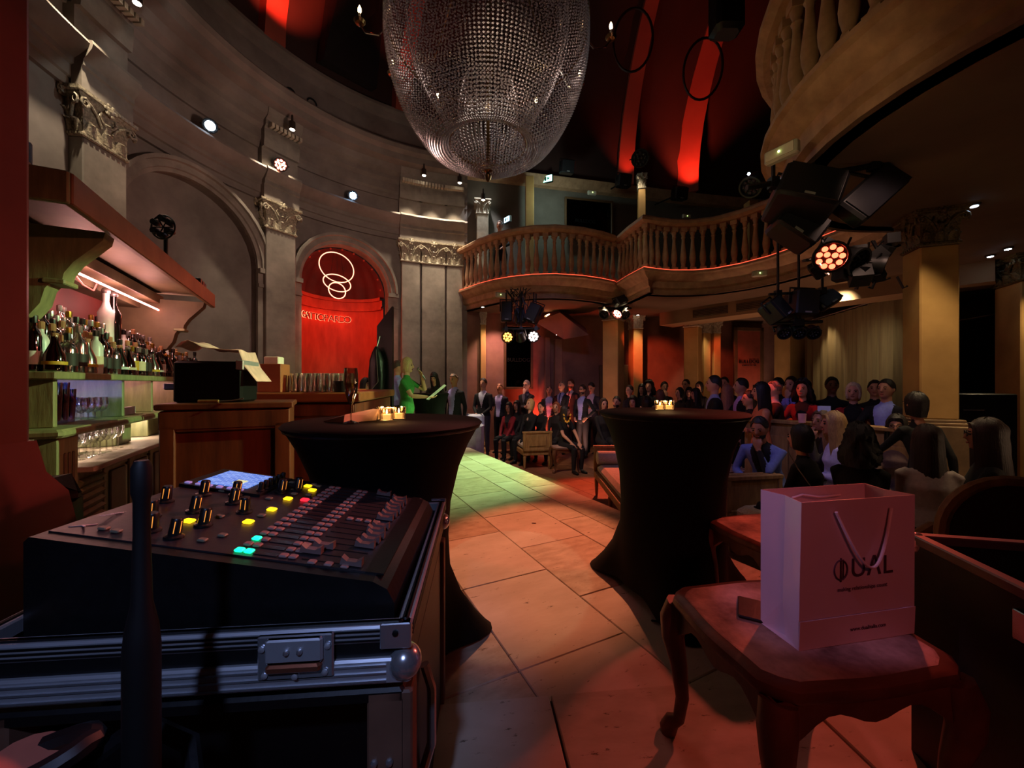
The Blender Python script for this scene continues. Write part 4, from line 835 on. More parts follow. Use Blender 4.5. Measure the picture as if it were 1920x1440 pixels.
# bar counters (front end panel, raised bar behind)
ct = thing('bar_counter', 'red-brown wooden bar counter with a framed end panel', 'bar counter', (-2.26, 2.5, 0), AD)
pb('counter_body', (.36, .31, .55), (.73, .62, 1.09), WOODR, ct); pb('counter_top', (.36, .3, 1.12), (.77, .66, .04), WOODR, ct)
for b_ in (((.36, -.01, 1.03), (.73, .03, .12)), ((.04, -.01, .55), (.08, .03, .9)), ((.68, -.01, .55), (.1, .03, .9)), ((.36, -.01, .08), (.73, .03, .12))): pb('panel_frame', b_[0], b_[1], WOODR, ct)
pb('panel_moulding', (.36, -.012, .965), (.56, .02, .02), WOODR, ct)
cb = thing('bar_counter', 'raised red-brown bar top carrying the row of glasses', 'bar counter', (WX(462, 3.32), 3.32, 0), R(8))
pb('bar_body', (.45, .9, .55), (.88, 1.8, 1.1), WOODR, cb); pb('bar_top', (.46, .9, 1.155), (.96, 1.9, .085), mat('bar_top_wood', '#94562f', .4, scale=3, col2='#743f22', stretch=(.5, 4, 4)), cb, .012)
pb('panel_frame', (.2, -.012, .55), (.06, .03, 1.0), WOODR, cb); pb('panel_frame', (.85, -.012, .55), (.06, .03, 1.0), WOODR, cb); pb('panel_frame', (.5, -.012, 1.04), (.76, .03, .1), WOODR, cb)
# on the counter
t = thing('till_back', 'black back of a bar machine with a steel edge', 'machine', W(408, 755, 2.85), R(14)); t.location.z = 1.14
MB().box((0, 0, .145), (.42, .28, .29), bev=.015).build('housing', mat('matt_black', '#050506', .7, spec=.2), t); MB().box((.195, .0, .265), (.05, .29, .07), bev=.005).build('steel_edge', ALU, t)
q = MB(); N = 14; rings = []
for j in range(8):
    y = -.13 + .3 * j / 7; row = []
    for i in range(N):
        x = -.2 + .5 * i / (N - 1); h = .04 + .1 * math.exp(-((x + .12) / .1) ** 2) + .05 * math.exp(-((x - .12) / .14) ** 2) + .008 * math.sin(i * 1.3 + j)
        if x > .2: h = -.02 - (x - .2) * 1.4
        row.append((x, y, .29 + max(h, .006) if x < .2 else .31 + h))
    rings.append(row)
q.loft(rings, cap=False, closed=False); o = q.build('tea_towel', mat('pale_towel', '#e8b8b0', .9, bump=.1), None, label='pale towel thrown over the black bar machine', cat='towel', loc=t.location, rz=R(14), smooth=60); sm = o.modifiers.new('s', 'SOLIDIFY'); sm.thickness = .004
t = thing('corkscrew_knife', 'wooden-handled tool lying in front of the black machine', 'tool', (W(410, 750, 2.62).x, 2.62, 1.142), R(12)); MB().tube([(-.12, 0, .012), (0, 0, .012)], .011, 8).build('handle', OAK, t); MB().tube([(0, 0, .012), (.08, .0, .016), (.15, 0, .03)], .004, 6).build('shaft', CHROME, t)
t = thing('napkin_box', 'square wooden box holding white paper napkins', 'box', (WX(514, 3.5), 3.5, 1.198), R(8)); MB().box((0, 0, .125), (.19, .19, .25), bev=.004).build('box_body', mat('box_wood', '#a8623c', .6, scale=3, col2='#8a4c2c'), t, smooth=0); MB().box((0, 0, .27), (.12, .12, .09), bev=.006).build('napkins', mat('napkin_white', '#e2d3c6', .9), t, smooth=0)
hb = MB().lathe([(.03, 0), (.034, .005), (.036, .06), (.03, .09), (.034, .13), (.038, .17), (.035, .17), (.026, .09), (.03, .01)], n=14, cap=False).mesh('bar_glass', glassmat('bar_glass', '#fff4ee', .2, .97, .45))
for j in range(2):
    for i in range(7): put('bar_glass', hb, None, (WX(556, 3.55) + i * .08, 3.52 + j * .09 + i * .008, 1.198), label='clean waisted glass in the row on the raised bar top', cat='glass', group='row of clean glasses on the bar')
t = MB().lathe([(.05, 0), (.055, .01), (.065, .1), (.06, .1), (.05, .015)], n=16).build('ice_bucket', BLACKP, None, loc=(WX(640, 3.45), 3.45, 1.198), label='small black bucket at the end of the glass row', cat='bucket')
t = thing('beer_tap', 'black lever tap with a small blue light by the bottles', 'tap', (WX(330, 3.3), 3.3, 1.0), R(20)); MB().box((0, 0, .3), (.16, .06, .06), bev=.01).build('head', BLACK, t); MB().tube([(.02, 0, 0), (.02, 0, .3)], .02, 8).build('column', CHROME, t); MB().tube([(.03, -.02, .27), (.0, -.05, .1)], .012, 6).build('lever', BLACK, t)
t.location.z = .95
# lectern sign box far right of the bar (small lit box)
MB().box((0, 0, .06), (.12, .1, .12), bev=.006).build('amber_box', mat('amber_box', '#c98a3a', .5, emit='#ff9a3a', es=.35), None, loc=(WX(680, 5.42) - .02, 5.42, 1.08), label='small glowing amber box behind the champagne glass', cat='box')
MB().box((0, 0, .54), (.5, .4, 1.08), bev=.01).build('service_stand', WOODR, None, loc=(WX(675, 5.5) - .1, 5.5, 0), label='dark wooden service stand behind the champagne glass', cat='stand')

# =================================================================== CLOTH-COVERED HIGH TABLES
def high_table(label, loc, Rt, H, rot, Rf=.5, rw=.29):
    t = thing('cocktail_table', label, 'table', loc, rot)
    q = MB(); N = 64; rings = []
    lv = [(0.0, 0), (.03, 0), (.1, 0), (.2, 0), (.35, 0), (.5, 0), (.65, 0), (.8, 0), (.9, 0), (.96, 0), (.99, 0), (1.0, 0)]
    for z, _ in lv:
        ring = []
        for i in range(N):
            a = 2 * math.pi * i / N; k = (abs(math.cos(1.5 * a)) ** 5)               # three feet
            rb = rw * .98 + (Rf - rw * .98) * (k * .94 + .06 * 1)
            waist = rw; s = z
            if s < .45: u_ = 1 - s / .45; r = waist + (rb - waist) * u_ ** 1.9
            else: u_ = (s - .45) / .55; r = waist + (Rt - waist) * u_ ** 2.6
            zz_ = s * H
            if s < .16: zz_ += (1 - k) * .05 * H * (1 - s / .16)
            if s >= .99: r = Rt - (.012 if s == 1 else 0)
            ring.append((r * math.cos(a), r * math.sin(a), max(zz_, .004)))
        rings.append(ring)
    rings.append([(x * .5, y * .5, H + .001) for x, y, z in rings[-1]])
    q.loft(rings); q.build('stretch_cover', CLOTHB, t, smooth=60)
    MB().lathe([(Rt - .02, H - .035), (Rt - .01, H - .03), (Rt - .01, H - .008), (Rt - .02, H - .006)], n=32).build('table_top', BLACK, t)
    MB().tube([(0, 0, .05), (0, 0, H - .05)], .03, 10).build('centre_pole', BLACK, t)
    return t
high_table('black cloth-covered high table carrying the champagne glass', (WX(727, 1.82), 1.82, 0), .44, 1.10, R(28), .53, .28)
T2 = (WX(1258, 2.42), 2.42)
high_table('black cloth-covered high table with one group of candles, right of the aisle', (*T2, 0), .435, 1.10, R(138), .56, .30)
high_table('black cloth-covered high table beside the speaking woman', (WX(806, 6.75), 6.75, 0), .33, 1.11, R(10), .36, .24)
FL = emat('flame', '#ffd49a', 60); WAX = mat('candle_wax', '#f2d9b0', .5, emit='#ffc27a', es=1.6); VOT = glassmat('votive_glass', '#fff2dd', .05, .95, .16)
def votive(loc, label, group):
    t = thing('votive_candle', label, 'candle', loc, group=group)
    MB().lathe([(.026, 0), (.03, .003), (.033, .06), (.031, .06), (.027, .006)], n=16, cap=False).build('glass_cup', VOT, t); MB().lathe([(.025, .005), (.026, .03), (.002, .031)], n=14).build('wax', WAX, t); MB().lathe([(.001, .033), (.004, .038), (.001, .052)], n=6).build('flame', FL, t)
T1 = (WX(725, 1.82), 1.82)
for i, (dx, dy) in enumerate(((-.04, .02), (.028, .03), (-.008, -.035))):
    votive((WX(733, 1.8) + dx, 1.8 + dy, 1.103), ['left', 'right', 'front'][i] + ' glass candle of the three on the table with the champagne', 'candles on the champagne table')
for i, (dx, dy) in enumerate(((-.03, 0), (.035, .01))):
    votive((WX(1246, 2.5) + dx, 2.5 + dy, 1.103), ['left', 'right'][i] + ' glass candle of the pair on the right-hand high table', 'candles on the right table')
t = thing('champagne_flute', 'champagne flute half full of sparkling wine on the near table', 'glass', (WX(658, 1.66), 1.66, 1.103))
MB().lathe([(.034, 0), (.03, .004), (.004, .012), (.0035, .075), (.012, .09), (.024, .13), (.03, .18), (.026, .235), (.0245, .235), (.028, .18), (.02, .13), (.006, .09)], n=18, cap=False).build('glass', glassmat('flute_glass', '#fff6ee', .06, .97, .26), t); MB().lathe([(.005, .092), (.018, .125), (.026, .165), (.0265, .172), (.002, .172)], n=16).build('wine', glassmat('wine', '#f4d49a', .05, .95, .1), t)
q = MB(); q.loft([[(-.1, -.03, 0), (0, -.06, .0), (.09, .02, 0), (.1, .06, .0), (.0, .04, 0)], [(-.1, -.03, .004), (0, -.05, .03), (.07, .01, .03), (.11, .06, .05), (0, .03, .025)], [(-.06, -.02, .008), (0, -.04, .034), (.06, .01, .034), (.09, .05, .053), (0, .02, .03)]]); q.build('paper_napkin', mat('napkin_pink', '#d8b8ac', .9), None, loc=(WX(655, 1.74), 1.74, 1.103), label='crumpled paper napkin beside the champagne flute', cat='napkin', smooth=0)

# =================================================================== MIXER AND FLIGHT CASE
CASEB = mat('case_black', '#0a0a0c', .5, scale=30, bump=.05)
fc = thing('flight_case', 'black flight case with aluminium edges carrying the mixing desk', 'flight case', (-.65, 1.15, 0), R(5))
cw, cd, cz = .80, .80, .75
pb('case_floor', (0, 0, .64), (cw, cd, .03), CASEB, fc)
for (c, d_) in (((0, -cd / 2, .74), (cw, .02, .11)), ((0, cd / 2, .74), (cw, .02, .11)), ((-cw / 2, 0, .74), (.02, cd, .11)), ((cw / 2, 0, .74), (.02, cd, .11))): pb('case_wall', c, d_, CASEB, fc)
for (c, d_) in (((0, -cd / 2, .775), (cw + .03, .03, .034)), ((0, cd / 2, .775), (cw + .03, .03, .034)), ((-cw / 2, 0, .775), (.03, cd + .03, .034)), ((cw / 2, 0, .775), (.03, cd + .03, .034))):
    e = pb('rim_extrusion', c, d_, ALU, fc, .004)
    long_x = d_[0] > d_[1]
    for k in (-1, 0, 1):
        MB().box((c[0] + (0 if long_x else math.copysign(.0155, c[0])), c[1] + (math.copysign(.0155, c[1]) if long_x else 0), c[2] + k * .009), (d_[0] * .96 if long_x else .003, .003 if long_x else d_[1] * .96, .0035)).build('groove', BLACK, e, smooth=0)
pb('lower_rail', (0, -cd / 2 - .003, .705), (cw + .03, .034, .05), ALU, fc, .004)
for k in range(3): pb('rail_rib', (0, -cd / 2 - .021, .689 + k * .015), (cw * .92, .003, .004), CHROME, fc, 0)
for x in (-cw / 2, cw / 2):
    for y in (-cd / 2, cd / 2):
        MB().ball((x, y, .712), .034, 16, 10).build('ball_corner', CHROME, fc); pb('corner_plate', (x * .965, y - .019 if y < 0 else y + .019, .775), (.06, .006, .05), CHROME, fc, .002)
        MB().lathe([(.006, 0), (.006, .003), (.003, .004)], (x * .965, y - .022 if y < 0 else y + .022, .782), 8, axis=(0, -1 if y < 0 else 1, 0)).build('rivet', BLACK, fc)
lt = pb('latch_dish', (.2, -cd / 2 - .022, .748), (.14, .008, .085), CHROME, fc, .003); MB().box((.2, -cd / 2 - .03, .765), (.105, .01, .046), bev=.004).build('latch_plate', ALU, lt, smooth=0); MB().box((.2, -cd / 2 - .032, .733), (.1, .014, .016), bev=.004).build('latch_lip', mat('copper_lip', '#b06a50', .3, .8), lt, smooth=0)
for dx, dz in ((-.06, .02), (.06, .02), (-.055, -.03), (.055, -.03), (0, -.035)): MB().lathe([(.006, 0), (.006, .003), (.003, .0045)], (.2 + dx, -cd / 2 - .027, .748 + dz), 8, axis=(0, -1, 0)).build('rivet', ALU, lt)
for dx in (-.012, .012): MB().ball((.2 + dx, -cd / 2 - .037, .765), .006, 8, 5).build('screw', CHROME, lt)
for x in (-cw / 2 + .03, cw / 2 - .03):
    for y in (-cd / 2 + .03, cd / 2 - .03): pb('corner_post', (x, y, .33), (.09, .06, .64), mat('case_ply', '#6a4a3a', .6), fc, .004)
pb('side_panel', (cw / 2 - .005, .0, .33), (.012, cd, .62), mat('case_side', '#141012', .5), fc); pb('side_panel', (-cw / 2 + .005, .0, .33), (.012, cd, .62), CASEB, fc); pb('rack_inside', (0, .05, .3), (cw - .14, cd - .16, .5), BLACK, fc)
for x in (cw / 2 - .06, cw / 2 - .03):
    for k in range(6): MB().ball((x, -cd / 2 - .002, .06 + k * .09), .008, 8, 5).build('rack_screw', CHROME, fc)
q = MB(); q.tube([(cw / 2 + .012, -.2, .56), (cw / 2 + .03, -.2, .5), (cw / 2 + .03, -.2, .36), (cw / 2 + .012, -.2, .3)], .012, 8); q.build('side_handle', CHROME, fc)
# --- mixing desk (user side faces +x)
DK = mat('desk_panel', '#262124', .36, scale=60, bump=.03, var=.12)
mx = thing('mixing_desk', 'digital mixing desk with rows of faders and lit buttons', 'mixing desk', (-.625, 1.105, 0), R(4))
MX0, MX1, MY0, MY1 = -.37, .355, -.275, .275                  # back .. user, near .. far
zA, zB = .965, .845
def mtop(x): return zA + (zB - zA) * (x - MX0) / (MX1 - MX0)
TA = math.atan2(zB - zA, MX1 - MX0)                            # tilt (negative)
q = MB(); prof = [(MX0, zA - .01), (MX0 + .01, zA), (MX1 - .045, mtop(MX1 - .045)), (MX1 - .015, mtop(MX1) - .01), (MX1, zB - .04), (MX1, .69), (MX0, .69), (MX0, .8)]
q.loft([[(x, y, z) for x, z in prof] for y in (MY0 - .03, MY1 + .03)]); q.build('desk_body', BLACKP, mx, smooth=20)
pb('base_feet', (0, 0, .672), (.6, .44, .036), BLACK, mx)
def onp(x, y, h=0): n = Vector((-math.sin(TA), 0, math.cos(TA))); return Vector((x, y, mtop(x))) + n * h
def plate(name, x0, x1, y0, y1, h, m, par=mx):
    c = onp((x0 + x1) / 2, (y0 + y1) / 2, h / 2); return MB().box(c, ((x1 - x0) / math.cos(TA), y1 - y0, h), ry=-TA).build(name, m, par, smooth=0)
PNL = plate('top_plate', MX0 + .015, MX1 - .07, MY0, MY1, .004, DK)
plate('wrist_rest', MX1 - .07, MX1 - .03, MY0, MY1, .004, BLACKP)
BTN = mat('button_grey', '#8a6c66', .5); YEL = emat('button_yellow', '#ffc814', 2.6); GRN = emat('button_green', '#12ffa0', 2.4); RDB = emat('button_red', '#ff2030', 2.2); OFFB = mat('button_dim', '#6a6250', .5)
bme = {}
def button(x, y, m, s=(.0175, .0165)):
    k = (m.name, s)
    if k not in bme: bme[k] = MB().box((0, 0, .003), (s[0], s[1], .006), bev=.002).mesh('button', m, 0)
    put('button', bme[k], PNL, onp(x, y, .004), rot=(0, -TA, 0))
KNB = MB().lathe([(.019, 0), (.019, .004), (.0125, .007), (.0115, .04), (.0095, .043)], n=12).mesh('knob', BLACKP); MARK = MB().box((.0118, 0, .025), (.001, .0016, .026)).mesh('knob_mark', emat('knob_mark', '#ffa040', .8), 0)
def knob(x, y):
    o = put('rotary_knob', KNB, PNL, onp(x, y, .004), rot=(0, -TA, rn.uniform(-.6, .6)))
    for a in (-.5, -1.5): put('knob_mark', MARK, o, rz=a)
for i, (x, y) in enumerate(((-.20, -.22), (-.255, -.15), (-.3, -.05), (-.2, -.09), (-.26, .03), (-.13, -.16), (-.16, .0), (-.19, .06), (-.1, -.05), (-.14, -.235), (-.1, .14), (-.07, .18))): knob(x, y)
# channel strip buttons and faders: channels run along y
NCH = 17; ys = [MY0 + .018 + (MY1 - MY0 - .036) * i / (NCH - 1) for i in range(NCH)]
SLOT = mat('fader_slot', '#0b090a', .5); FC = MB(); FC.loft([[(x, -.0085, z) for x, z in ((-.024, 0), (.024, 0), (.022, .017), (.01, .009), (-.01, .009), (-.022, .017))], [(x, .0085, z) for x, z in ((-.024, 0), (.024, 0), (.022, .017), (.01, .009), (-.01, .009), (-.022, .017))]]); FCM = FC.mesh('fader_cap', mat('fader_cap', '#6a5450', .28, spec=.7), 20)
slotm = MB().box((0, 0, .0005), (.125, .0025, .001)).mesh('fader_slot', SLOT, 0); scrm = MB().box((0, 0, .0008), (.05, .014, .0016)).mesh('scribble_strip', mat('scribble', '#241e20', .25), 0)
for i, y in enumerate(ys):
    if i != 8:
        put('fader_slot', slotm, PNL, onp(.205, y, .0045), rot=(0, -TA, 0))
        x = .25 + .004 * (i % 3); x = {1: .15, 2: .165, 16: .19}.get(i, x)
        put('fader_cap', FCM, PNL, onp(x, y, .007), rot=(0, -TA, 0))
    else:
        for k in range(4): button(.16 + k * .025, y, BTN)
    for j, x in enumerate((.012, .032, .105, .125)):
        if (i, j) in ((0, 0), (0, 1)): m = GRN
        elif (i, j) == (2, 0): m = GRN
        else: m = BTN
        button(x, y, m)
    put('scribble_strip', scrm, PNL, onp(.068, y, .0045), rot=(0, -TA, 0))
for k in range(3): button(.17 + k * .035, MY0 + .006, BTN)
for x, y, m in ((-.17, -.15, YEL), (-.055, -.11, YEL), (-.05, -.01, YEL), (-.055, .09, YEL), (-.03, .2, YEL), (-.06, .235, YEL), (-.01, .1, RDB)): button(x, y, m, (.022, .02))
for x, y in ((-.28, -.24), (-.25, -.245), (-.16, -.2), (-.13, -.1), (-.06, -.2), (-.08, -.235), (-.24, .08), (-.22, .11), (-.1, .07), (-.06, .0), (-.05, -.06), (-.06, .14), (-.02, .15), (-.05, .26), (-.09, .24), (-.03, .25), (-.12, .25)): button(x, y, OFFB, (.018, .015))
# screen with bezel
bz = plate('screen_bezel', -.36, -.13, .075, .275, .012, BLACKP)
SCR = bpy.data.materials.new('desk_screen'); SCR.use_nodes = True; nt = SCR.node_tree; bs = nt.nodes['Principled BSDF']; tc = nt.nodes.new('ShaderNodeTexCoord'); bk_ = nt.nodes.new('ShaderNodeTexBrick'); nt.links.new(tc.outputs['Object'], bk_.inputs[0])
bk_.inputs['Color1'].default_value = (.05, .16, .75, 1); bk_.inputs['Color2'].default_value = (.2, .35, .95, 1); bk_.inputs['Mortar'].default_value = (.5, .62, 1, 1); bk_.inputs['Scale'].default_value = 22; nt.links.new(bk_.outputs[0], bs.inputs['Emission Color']); bs.inputs['Emission Strength'].default_value = .9; bs.inputs['Base Color'].default_value = (.02, .03, .06, 1); bs.inputs['Roughness'].default_value = .15
c = onp(-.258, .182, .0135); MB().box(c, (.145, .15, .002), ry=-TA).build('screen', SCR, mx, smooth=0)
c = onp(-.235, .155, .0155); MB().box(c, (.03, .035, .001), ry=-TA).build('screen_window', emat('scr_win', '#c8e0a8', .8), mx, smooth=0)
for k in range(6): c = onp(-.345 + k * .03, .09, .014); MB().box(c, (.014, .012, .004), ry=-TA).build('screen_key', emat('key_violet', '#9a90d8', .5), bz, smooth=0)
for k in range(6): c = onp(-.148, .11 + k * .026, .012); put('screen_encoder', KNB, bz, c, rot=(0, -TA, 0), scale=.62)
textmesh('lettering', 'X', .045, .0006, mat('print_grey', '#b8b0b0', .5), PNL, rot=(R(0), -TA, R(90)), loc=onp(-.325, -.235, .0048)); textmesh('lettering', 'DIGITAL MIXER', .014, .0005, mat('print_grey', '#b8b0b0', .5), PNL, rot=(0, -TA, R(90)), loc=onp(-.325, -.15, .0048))
# dark stand in the near corner with headphones and receiver
nd = thing('equipment_table', 'dark low table in the near left corner', 'table', (-.86, .38, 0)); pb('top', (0, 0, .6), (1.1, .5, .03), BLACK, nd)
for x in (-.5, .5):
    for y in (-.2, .2): pb('leg', (x, y, .29), (.04, .04, .585), BLACK, nd)
t = thing('wireless_receiver', 'black radio receiver with a tall rubber antenna', 'receiver', (-.523, .55, .617)); MB().box((0, -.03, .02), (.14, .12, .04), bev=.006).build('housing', BLACKP, t)
MB().lathe([(.02, .035), (.021, .1), (.021, .28), (.0185, .31), (.012, .345), (.0095, .44), (.0095, .49), (.012, .5), (.012, .535), (.008, .545)], n=16).build('antenna', mat('rubber', '#0a090a', .6), t)
t = thing('headphones', 'black headphones lying on their side with an orange-lined ear cup', 'headphones', (-.72, .575, .617), rot=(0, 0, R(20)))
q = MB(); q.tube([(.05 * math.cos(a) * 1.5, .035 * math.sin(a), .085 + .02 * math.cos(a)) for a in [2 * math.pi * i / 24 for i in range(24)]], .016, 8, closed=True); q.build('ear_cushion', mat('leatherette', '#140f10', .5), t); MB().lathe([(.05, 0), (.05, .008), (.02, .01)], (0, 0, .08), 16, axis=(.3, -.3, 1)).build('ear_lining', mat('orange_felt', '#a85a48', .9), t)
MB().lathe([(.07, 0), (.075, .04), (.06, .075)], n=16).build('ear_cup', BLACKP, t); MB().tube([(.05, .02, .05), (.13, .02, .1), (.2, 0, .06), (.22, -.04, .02)], .014, 8).build('headband', BLACKP, t)
# near-left pillar and sofa
PR = mat('red_pillar', '#5c2e28', .6, scale=2, bump=.05)
t = thing('pillar', 'smooth red-brown pillar at the left edge of the picture', 'pillar', (-2.2, 1.05, 0)); MB().box((0, 0, 2.0), (.86, .8, 2.4), bev=.03).build('shaft', PR, t); MB().loft([[(x * s, y * s2, z) for x, y in ((-.43, -.4), (.43, -.4), (.43, .4), (-.43, .4))] for s, s2, z in ((1.18, 1.16, 0), (1.18, 1.16, .74), (1.14, 1.13, .86), (1.04, 1.04, .94), (1.0, 1.0, 1.06))]).build('base', PR, t, smooth=50); MB().box((0, 0, 5.1), (.86, .8, 3.8), bev=.03).build('upper_shaft', PR, t)
t = thing('leather_sofa', 'dark leather sofa back tucked beside the pillar', 'sofa', (-2.3, 1.76, 0), R(14)); MB().box((0, 0, .75), (.56, .18, .18), bev=.08).build('back_roll', mat('dark_leather', '#17110f', .35, scale=20, bump=.1), t); MB().box((0, 0, .4), (.52, .16, .72), bev=.03).build('back', mat('dark_leather', '#17110f', .35), t); MB().box((0, .2, .25), (.52, .3, .4), bev=.06).build('seat', mat('dark_leather', '#17110f', .35), t)

# =================================================================== STOOLS AND BAG
STW = mat('worn_walnut', '#6e4630', .42, scale=3, bump=.1, col2='#482a1a', stretch=(2, 5, 2)); STT = mat('worn_stool_top', '#dcb49c', .6, scale=5, bump=.6, col2='#3c1e12', detail=12)
def stool(label, loc, rz, w=.6, d=.5, h=.52):
    t = thing('carved_stool', label, 'stool', loc, rz)
    def outline(s): 
        P = []
        for i in range(48):
            a = 2 * math.pi * i / 48; c_, s_ = math.cos(a), math.sin(a); r = 1 / max(abs(c_), abs(s_)); r = min(r, 1.28); wob = 1 + .025 * math.cos(4 * a)
            P.append((c_ * r * wob * w / 2 * s, s_ * r * wob * d / 2 * s))
        return P
    q = MB(); q.loft([[(x, y, z) for x, y in outline(s)] for s, z in ((.93, h - .045), (.985, h - .04), (1.01, h - .025), (1.0, h - .008), (.96, h))]); q.build('seat_board', STW, t, smooth=40)
    MB().loft([[(x, y, z) for x, y in outline(s)] for s, z in ((.9, h - .002), (.9, h + .001), (.88, h + .002))]).build('worn_top', STT, t, smooth=0)
    for i in range(4):                                             # scalloped aprons
        L = (w if i % 2 == 0 else d) * .9; q = MB(); rings = []
        for k in range(17):
            x = -L / 2 + L * k / 16; s = abs(x) / (L / 2); dz = .055 + .05 * s ** 3 + .018 * math.cos(s * 7)
            rings.append([(x, -.012, h - .04), (x, .012, h - .04), (x, .012, h - .04 - dz), (x, -.012, h - .04 - dz)])
        m3 = Matrix.Rotation(i * math.pi / 2, 3, 'Z'); off = (d if i % 2 == 0 else w) / 2 * .88
        q.loft([[m3 @ (Vector(p) + Vector((0, -off, 0))) for p in r] for r in rings]); q.build('apron', STW, t, smooth=40)
    for sx in (-1, 1):
        for sy in (-1, 1):
            X, Y_ = sx * w / 2 * .86, sy * d / 2 * .86; o = Vector((sx, sy, 0)).normalized()
            pts, rs = [], []
            for z, off, r in ((h - .045, .0, .042), (h - .1, .018, .045), (h - .17, .02, .038), (h * .5, .0, .028), (h * .28, -.012, .022), (h * .13, .0, .02), (.05, .022, .026), (.018, .035, .03), (.0, .035, .026)): pts.append(Vector((X, Y_, z)) + o * off); rs.append(r)
            MB().tube(pts, rs, 10).build('cabriole_leg', STW, t, smooth=60)
    return t
stool('worn carved stool carrying the pink paper bag', (.875, 1.2, .02), R(8))
stool('worn carved stool half hidden behind the paper bag', (WX(1465, 2.0), 2.02, .0), R(12), .55, .45, .52)
stool('small carved stool next to the bench with the seated guests', (WX(1062, 7.0), 7.25, ZL), R(5), .5, .4, .46)
bg = thing('paper_bag', 'pink-lit white paper carrier bag lettered DUAL on the near stool', 'bag', (.965, 1.16, .543), R(11))
bw, bd, bh = .4, .125, .405; PAPER = mat('white_paper', '#d8c6c8', .35, scale=4, bump=.05, var=.05, coat=.2)
def bagwall(name, P): 
    q = MB(); q.add(P, [(0, 1, 2, 3)]); o = q.build(name, PAPER, bg, smooth=0); s = o.modifiers.new('s', 'SOLIDIFY'); s.thickness = .0012; return o
x, y = bw / 2, bd / 2
bagwall('front_panel', [(-x, -y, .08), (x, -y, .08), (x - .004, -y - .004, bh), (-x + .004, -y - .004, bh)]); bagwall('front_foot', [(-x, -y, 0), (x, -y, 0), (x, -y - .003, .08), (-x, -y - .003, .08)]); bagwall('back_panel', [(-x, y, 0), (x, y, 0), (x - .004, y + .004, bh), (-x + .004, y + .004, bh)]); bagwall('bottom_panel', [(-x, -y, .001), (x, -y, .001), (x, y, .001), (-x, y, .001)])
for s in (-1, 1):
    q = MB(); X = s * x; f = s * .022
    q.add([(X, -y, 0), (X, y, 0), (X - f * .6, 0, .1), (X, -y, .1), (X, y, .1), (X - f, 0, bh), (X - s * .004, -y - .004, bh), (X - s * .004, y + .004, bh), (X - f, 0, 0)], [(0, 3, 2, 8), (1, 8, 2, 4), (3, 6, 5, 2), (2, 5, 7, 4)]); o = q.build('side_gusset', PAPER, bg, smooth=0); m_ = o.modifiers.new('s', 'SOLIDIFY'); m_.thickness = .0012
CORD = mat('rope_handle', '#f0d8d0', .7)
MB().tube([(-.09 + .19 * k / 20 + .012 * math.sin(math.pi * k / 20), -y - .012 - .006 * math.sin(math.pi * k / 20), bh - .03 - .16 * max(0, math.sin(math.pi * (k / 20) ** 1.15)) ** .85) for k in range(21)], .004, 8).build('rope_handle', CORD, bg); MB().tube([(-.09, y - .002, bh - .03), (-.06, y - .008, bh - .02), (0, y - .01, bh - .03), (.09, y - .002, bh - .03)], .0035, 8).build('rope_handle', CORD, bg)
INK = mat('bag_ink', '#4a2a30', .5)
for i, (c_, xx) in enumerate((('U', -.005), ('A', .05), ('L', .098))):
    textmesh('lettering', 'Λ' if c_ == 'A' else c_, .075, .0004, INK, bg, rot=(R(90), 0, 0), loc=(xx, -y - .005, .21))
q = MB(); q.tube([(-.065 + .022 * math.cos(a), -y - .0045, .21 + .027 * math.sin(a)) for a in [2 * math.pi * i / 28 for i in range(28)]], .0022, 5, closed=True); q.box((-.065, -y - .0045, .21), (.004, .002, .066)); q.box((-.057, -y - .0045, .21), (.003, .002, .056)); q.build('round_letter', INK, bg)
textmesh('lettering', 'making relationships count', .016, .0003, INK, bg, rot=(R(90), 0, 0), loc=(.01, -y - .0045, .155)); textmesh('lettering', 'www.dualitalia.com', .016, .0003, INK, bg, rot=(R(90), 0, 0), loc=(.03, -y - .004, .04))
MB().box((0, 0, .005), (.07, .13, .009), bev=.003).build('mobile_phone', BLACKP, None, loc=(.765, 1.25, .543), rz=R(-30), label='black phone lying on the stool behind the bag', cat='phone', smooth=0)
# right flight case
rc = thing('flight_case', 'open black flight case with dulled metal edges at the right edge', 'flight case', (1.62, .92, 0), R(-13))
for (c, d_) in (((-.33, 0, .38), (.02, .7, .74)), ((.33, 0, .38), (.02, .7, .74)), ((0, .34, .38), (.66, .02, .74)), ((0, -.34, .38), (.66, .02, .74)), ((0, 0, .3), (.64, .66, .58))): pb('case_wall', c, d_, CASEB, rc)
for (c, d_) in (((-.33, 0, .745), (.035, .72, .03)), ((.33, 0, .745), (.035, .72, .03)), ((0, .34, .745), (.68, .035, .03)), ((0, -.34, .745), (.68, .035, .03))): pb('rim_extrusion', c, d_, mat('dull_alu', '#6a5a5a', .4, .7), rc, .004)
pb('gear_top', (.05, .05, .62), (.5, .5, .06), BLACK, rc); 
for k in range(4): MB().tube([(-.1 + k * .1, -.1, .655), (-.1 + k * .1, .0, .7), (-.05 + k * .1, .12, .68)], .012, 6).build('cable', BLACK, rc)
for x in (-.33, .33):
    for y in (-.34, .34): MB().ball((x, y, .73), .035, 12, 8).build('ball_corner', CHROME, rc)
pb('latch', (-.345, -.05, .66), (.01, .1, .08), CHROME, rc)
